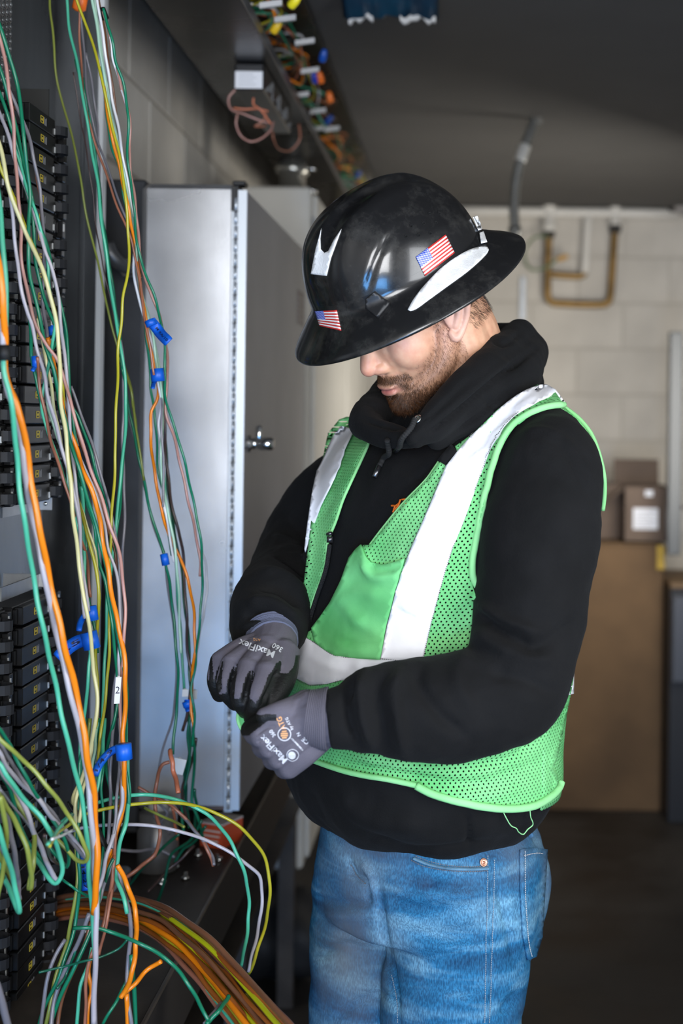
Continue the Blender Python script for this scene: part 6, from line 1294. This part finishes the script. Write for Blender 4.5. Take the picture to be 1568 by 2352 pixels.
# low loops at the left
Ls = [('green', [(-40, 60), (60, 180), (130, 320), (240, 520), (350, 700), (450, 850), (520, 1000), (530, 1090), (510, 1145), (480, 1110), (390, 1000), (340, 930)], .0026),
      ('olive', [(-40, 120), (0, 160), (120, 270), (240, 380), (360, 520), (470, 660), (560, 800), (620, 900), (655, 1000), (672, 1060), (655, 1102), (600, 1095), (540, 1040), (450, 940), (350, 820), (240, 700)], .0030),
      ('grey', [(-40, 150), (60, 300), (170, 470), (300, 620), (400, 720), (480, 850), (560, 960), (640, 1060), (668, 1075)], .0030), ('light_grey', [(-40, 230), (60, 380), (160, 500), (280, 600), (380, 740), (500, 860), (590, 960), (660, 1060)], .0030),
      ('mint', [(-40, 330), (60, 450), (150, 580), (240, 680), (330, 780), (400, 900), (450, 1020), (478, 1130), (470, 1210), (430, 1270), (370, 1220), (290, 1100), (200, 960), (130, 800)], .0032),
      ('light_grey', [(-40, 350), (50, 470), (150, 600), (210, 730), (270, 900), (320, 1000), (370, 1130), (420, 1230), (450, 1250)], .0036), ('green', [(-40, 400), (40, 480), (100, 620), (150, 820), (210, 940), (280, 1040), (360, 1160), (430, 1250)], .0028),
      ('olive', [(-40, 560), (60, 700), (130, 820), (190, 950), (225, 1080), (240, 1200), (235, 1310), (225, 1315), (250, 1150), (265, 1000), (262, 900), (220, 780), (130, 640), (40, 420)], .0034),
      ('grey', [(-40, 500), (0, 620), (50, 760), (90, 920), (115, 1060), (135, 1200), (145, 1360), (155, 1390), (120, 1310), (60, 1150), (0, 980)], .0036), ('mint', [(-40, 800), (10, 930), (60, 1080), (100, 1220), (130, 1370), (148, 1490), (110, 1400), (40, 1250), (-40, 1080)], .0036),
      ('olive', [(-40, 1000), (20, 1100), (80, 1230), (140, 1350), (150, 1395)], .0030), ('olive', [(0, 600), (30, 750), (48, 900), (40, 1060), (20, 1200), (-20, 1350)], .0034), ('green', [(-40, 1150), (0, 1190), (60, 1300), (120, 1420), (150, 1495)], .0028),
      ('mint', [(370, 970), (430, 880), (490, 800), (560, 740)], .0024), ('yellow', [(385, 985), (430, 900), (500, 840), (560, 790)], .0020), ('white', [(400, 930), (480, 900), (560, 860)], .0018), ('dark_brown', [(340, 900), (380, 1050), (430, 1110), (480, 1130)], .0022), ('grey', [(0, 550), (120, 700), (240, 850), (320, 980)], .0016),
      ('grey', [(-60, 2000), (0, 2140), (30, 2250), (70, 2400)], .0050)]
for c, P, r in Ls: wr(c, k9(P), 1.55, 1.72, r, 'L')
# arcs that spring away to the right
wr('mint', k3([(300, 880), (380, 825), (440, 795), (550, 755), (650, 735), (750, 728), (850, 740), (950, 770), (1050, 820), (1120, 880), (1180, 960), (1230, 1060), (1265, 1160), (1280, 1280), (1275, 1400), (1262, 1500), (1243, 1585), (1238, 1610)]), 1.8, 1.95, .0029, 'N', 'long mint green wire arching freely to the right above the coil', group='arching wires')
wr('yellow', k3([(330, 900), (440, 830), (600, 790), (750, 772), (850, 768), (980, 780), (1100, 820), (1200, 870), (1290, 950), (1350, 1030), (1380, 1120), (1387, 1240), (1375, 1350), (1350, 1450), (1320, 1540), (1292, 1625), (1280, 1650)]), 1.8, 1.98, .0027, 'N', 'long yellow wire arching farthest to the right above the coil', group='arching wires')
wr('light_grey', k3([(300, 940), (400, 905), (480, 890), (600, 883), (750, 885), (870, 905), (1000, 940), (1120, 990), (1220, 1050), (1300, 1112), (1335, 1150), (1348, 1220), (1345, 1300), (1335, 1380), (1315, 1480), (1290, 1580), (1275, 1640)]), 1.82, 1.97, .0028, 'N', 'long light grey wire arching to a kink above the coil', group='arching wires')
wr('green', k3([(380, 1415), (450, 1413), (520, 1420), (650, 1465), (750, 1510), (850, 1570), (930, 1650), (990, 1740), (1040, 1830), (1070, 1890)]), 1.75, 1.75, .0028, 'N', 'green wire arching under the orange and brown coil', group='arching wires')
wr('green', k10([(560, 2352), (640, 2270), (735, 2150), (760, 2100)]), 1.75, 1.8, .0034, 'N', 'green stub crossing below the coil', group='short stubs'); wr('grey', k10([(540, 2352), (610, 2270), (700, 2160)]), 1.76, 1.8, .0028, 'N', 'grey stub crossing below the coil', group='short stubs')
for c, P, r, lb in (('copper', [(710, 690), (760, 720), (830, 755), (900, 800), (960, 860), (1030, 950), (1080, 1040), (1095, 1095)], .0028, 'cut copper-coloured wire end sticking up beside the arches'), ('grey', [(830, 732), (880, 775), (930, 830), (990, 900), (1040, 960), (1090, 1040), (1100, 1090)], .0026, 'cut grey wire end sticking up beside the arches'),
                    ('olive', [(742, 795), (800, 825), (880, 860), (950, 895)], .0024, 'short cut yellow-green wire end below the arches'), ('coral', [(875, 500), (885, 560), (895, 620), (912, 680), (915, 720)], .0040, 'short coral wire end sticking up beside the white tag'),
                    ('copper', [(870, 560), (835, 575), (808, 650), (800, 700), (797, 800), (820, 900), (815, 990), (790, 1040), (720, 1100), (640, 1160)], .0032, 'copper-coloured wire curling behind down to the trough'), ('brown', [(800, 1040), (700, 1120), (600, 1190)], .0030, 'brown stub lying over the trough')):
    wr(c, k3(P), 2.1, 2.05, r, 'N', lb, group='loose wire ends')
for c, P in (('green', [(995, 380), (1000, 600), (985, 760), (1020, 850), (1040, 950)]), ('dark_green', [(940, 560), (955, 680), (960, 800), (975, 900)]), ('green', [(965, 300), (980, 450), (955, 620), (935, 780), (945, 930)]), ('dark_brown', [(1010, 440), (975, 600), (935, 700), (960, 850)]), ('dark_green', [(1040, 860), (980, 960), (880, 1040), (840, 1200), (800, 1300)]),
             ('grey', [(800, 760), (860, 820), (830, 870), (870, 930)]), ('dark_green', [(920, 930), (830, 1010), (740, 1100), (650, 1210)]), ('grey', [(600, 1010), (700, 1020), (800, 1010), (900, 1050)]), ('dark_green', [(1060, 890), (990, 980), (940, 1010), (900, 1080)]), ('dark_brown', [(760, 1230), (850, 1130), (930, 1060), (1000, 990)]), ('coral', [(890, 800), (900, 880), (912, 960)]), ('dark_green', [(1000, 700), (1010, 800), (1000, 900)])):
    wr(c, k3(P), 2.25, 2.3, .0028, 'F')
# ---- the coil of orange, brown and yellow wire
coil0 = np.array([(100, 2095), (145, 2083), (200, 2078), (260, 2082), (315, 2095), (365, 2118), (410, 2148), (455, 2188), (500, 2236), (545, 2290), (590, 2345), (640, 2410)], float)
T_ = np.gradient(coil0, axis=0); T_ /= np.linalg.norm(T_, axis=1)[:, None]; Nn_ = np.stack([-T_[:, 1], T_[:, 0]], 1)
CC = [('brown', -30, .0038), ('rust', -24, .0034), ('brown', -18, .0040), ('dark_brown', -14, .0036), ('rust', -9, .0036), ('yellow', -12, .0034), ('brown', -4, .0040), ('rust', 0, .0036), ('copper', 4, .0036), ('rust', 9, .0040), ('lime', 7, .0042), ('brown', 13, .0040), ('orange', 17, .0046), ('rust', 12, .0036),
      ('orange', 23, .0046), ('yellow', 20, .0030), ('rust', 27, .0040), ('brown', 30, .0038), ('mint', 33, .0028), ('copper', 36, .0036), ('orange', 29, .0044), ('lime', -20, .0034), ('mint', -24, .0028), ('brown', -34, .0040)]
for i, (c, off, r) in enumerate(CC):
    w = np.linspace(0, 1, len(coil0)); spread = .55+1.05*w; jit = np.array([wrd.uniform(-3, 3) for _ in coil0])
    P = coil0+Nn_*((-off if False else off)*spread+jit)[:, None]
    wr(c, P, 2.17+.02*math.sin(i*1.9), 1.50+.03*math.cos(i*2.3), r*(1.12 if i % 2 else .95), 'N', NICE.get(c, c)+' wire in the thick coil curving along the bottom', group='wires of the coil')
# ---- tape flags and tags
M_tape = mat('blue_tape', (.004, .115, .62), .42, var=.18, scale=30, bump=.2, bscale=60); M_ink = mat('marker_ink', (.004, .006, .03), .5); M_tag = mat('white_tag', (.68, .68, .66), .5)
def flag(band, strip, d, label, text=None, th=None, m=M_tape, w=11, name='tape_flag', tsz=9, flip=0):
    """band: two pixel points and a radius in m; strip: centre line of the free end, width w px"""
    t = thing(name, label, 'tape', tuple(W(*band[0], d)))
    q = MB().tube([W(*band[0], d), W(*band[1], d)], band[2], 14, smooth=False); part(q, 'band', m, t, True)
    if not strip: return t
    A = crom(np.array([(x, y, 0) for x, y in strip], float), 16)[:, :2]; T = np.gradient(A, axis=0); T /= np.linalg.norm(T, axis=1)[:, None]; Nm = np.stack([-T[:, 1], T[:, 0]], 1)
    q = MB(); rows = []
    for i in range(16):
        dd = d-.006+.010*math.sin(i*.33); e = w*(1 if i < 15 else .9)
        rows.append([W(*(A[i]+Nm[i]*e*s), dd+.003*abs(s)) for s in (-1, -.4, .4, 1)])
    q.loft(rows, closed=False); s = part(q, 'free_end', m, t, True); md = s.modifiers.new('s', 'SOLIDIFY'); md.thickness = .0008
    if text:
        V, Fc = text2d(text, 1.0, .01); out = []; mid = np.linspace(.25, .95, 2); L = len(A)-1; tw = max(x for x, y in V)-min(x for x, y in V)
        for x, y in V:
            u = .60+(x/tw)*.62*(-1 if flip else 1); u = min(.99, max(0, u)); k = u*L; i = int(min(L-1, k)); fr = k-i; p = A[i]*(1-fr)+A[i+1]*fr; n = Nm[i]
            p = p+n*(y*tsz/.7)*(1 if flip else -1); dd = d-.006+.010*math.sin(k*.33); out.append(tuple(W(p[0], p[1], dd-.0012)))
        mesh_np('handwriting', np.array(out), Fc, M_ink, s, False)
    return t
flag(((343, 735), (349, 748), .0075), [(346, 738), (358, 752), (370, 768), (388, 786)], 1.99, 'blue tape flag with marker writing sticking out to the right in front of the cabinet', 'M 9A/10', w=12.5, tsz=6)
flag(((360, 847), (363, 876), .0095), [(360, 868), (353, 880), (350, 893)], 2.02, 'blue tape band around pale wires below the upper flag', w=5)
flag(((376, 1272), (381, 1298), .0058), None, 2.09, 'small blue tape band around one green wire in front of the cabinet')
flag(((208, 1392), (213, 1425), .0075), [(205, 1405), (193, 1415), (184, 1432), (181, 1450)], 1.82, 'blue tape curl on the bundle above the large blue flag', w=7)
flag(((203, 1452), (212, 1490), .0105), [(205, 1470), (185, 1472), (165, 1482), (148, 1496), (132, 1512)], 1.80, 'large blue tape flag reading 1,5 on the bundle left of the hands', '1.5', w=15, tsz=11, flip=1)
flag(((283, 1709), (286, 1744), .0100), [(283, 1720), (262, 1722), (242, 1738), (226, 1760), (217, 1782)], 1.78, 'blue tape flag with marker numbers hanging left below the gloves', '1/4-9', w=9, tsz=8, flip=1)
flag(((186, 1962), (192, 1972), .0085), [(186, 1965), (190, 1995), (194, 2020), (197, 2046)], 1.86, 'blue tape flag hanging straight down above the coil', '14-27', w=14, tsz=8)
flag(((430, 1610), (434, 1622), .0085), [(430, 1608), (430, 1622), (433, 1634)], 2.16, 'dark blue tape knot between two white tags', w=7)
flag(((121, 750), (123, 770), .0065), [(120, 748), (125, 770), (133, 790)], 1.86, 'blue tape scrap high in the tangle before the breakers', w=5); flag(((82, 818), (84, 845), .0055), [(82, 820), (80, 840), (74, 853)], 1.8, 'blue tape scrap at the left of the tangle before the breakers', w=5)
for (x0, y0, x1, y1, d, lb, tx) in ((419, 1583, 432, 1600, 2.17, 'white cable tag left of the blue knot', None), (441, 1585, 452, 1606, 2.17, 'white cable tag right of the blue knot', None), (397, 1742, 424, 1778, 2.15, 'square white cable tag hanging tilted under the knot', None), (265, 1555, 276, 1616, 1.80, 'long white marker tag with a numeral on the bundle', '2')):
    c = W((x0+x1)/2, (y0+y1)/2, d); hw, hh = (x1-x0)/2/F*d, (y1-y0)/2/F*d; tl = .25 if 'tilted' in lb else .06
    t = thing('cable_tag', lb, 'tag', tuple(c)); ax = Vector((math.cos(tl)*hw, .002, -math.sin(tl)*hw)); az = Vector((math.sin(tl)*hh, 0, math.cos(tl)*hh))
    part(MB().obox(c, ax, (0, .0009, 0), az), 'plate', M_tag, t); part(MB().tube([c-az*.9-ax*.5+Vector((0, .004, 0)), c+az*1.05-ax*.3+Vector((0, .004, 0))], .0018, 6, smooth=False), 'tie_strap', M_tag, t)
    if tx: text_flat(tx, c+Vector((0, -.0012, 0)), ax, az, .009, M_ink, t, 'handwriting')
tag(MB().lathe(W(184, 5, 2.1), (.25, -.2, 1), [(.005, -.014), (.0105, -.010), (.010, .006), (.006, .015), (.003, .017)], 12).build('wire_nut', mat('nut_orange2', (.85, .16, .02), .35), None, True), 'orange wire connector at the top of the hanging wires', 'connector')
tag(MB().tube([W(232, 20, 2.05), W(241, 44, 2.05)], .0062, 10, smooth=False).build('tape_band', M_nitrile, None, True), 'black tape band where the top wires divide', 'tape')

# each wire's label: counted among the wires of its colour at a level one can find
REFS = [(110, 'near the top of the bundle'), (300, 'level with the black power supply'), (440, 'level with the cabinet top'), (700, 'level with the hat brim'), (1020, 'level with the chrome handle'), (1260, 'level with the vest pocket'),
        (1540, 'level with the upper glove'), (1690, 'level with the lower glove'), (1850, 'level with the vest hem'), (2010, 'just above the thick coil'), (2200, 'level with the jeans pocket'), (2310, 'at the bottom edge')]
ORD = ['leftmost', 'second', 'third', 'fourth', 'fifth', 'sixth', 'seventh', 'eighth', 'ninth', 'tenth', 'eleventh', 'twelfth', 'thirteenth', 'fourteenth', 'fifteenth', 'sixteenth']
def xat(P, y):
    s = np.where((P[:-1, 1]-y)*(P[1:, 1]-y) <= 0)[0]; X = [P[i, 0]+(P[i+1, 0]-P[i, 0])*(y-P[i, 1])/((P[i+1, 1]-P[i, 1]) or 1e-9) for i in s]
    X = [x for x in X if x > 2]; return min(X) if X else None
cross = {y: {} for y, _ in REFS}
for y, _ in REFS:
    for i, (o, c, P, a) in enumerate(ALLW):
        x = xat(P, y)
        if x is not None: cross[y].setdefault(c, []).append((x, i))
    for c in cross[y]: cross[y][c].sort()
for i, (o, c, P, auto) in enumerate(ALLW):
    if not auto: continue
    best = None
    for y, ph in REFS:
        L = cross[y].get(c, []); k = [q for q, (x, j) in enumerate(L) if j == i]
        if k and (best is None or len(L) < best[0]): best = (len(L), k[0], ph)
    tail = ' in the coil' if 'thick coil' in o['label'] else ''
    if best is None or best[1] > 15: continue
    n, k, ph = best
    if n == 1: o['label'] = 'the only '+c+' wire '+ph+tail
    else: o['label'] = (ORD[k]+' '+c+' wire' if k == 0 else ORD[k]+' '+c+' wire from the left')+' '+ph+tail
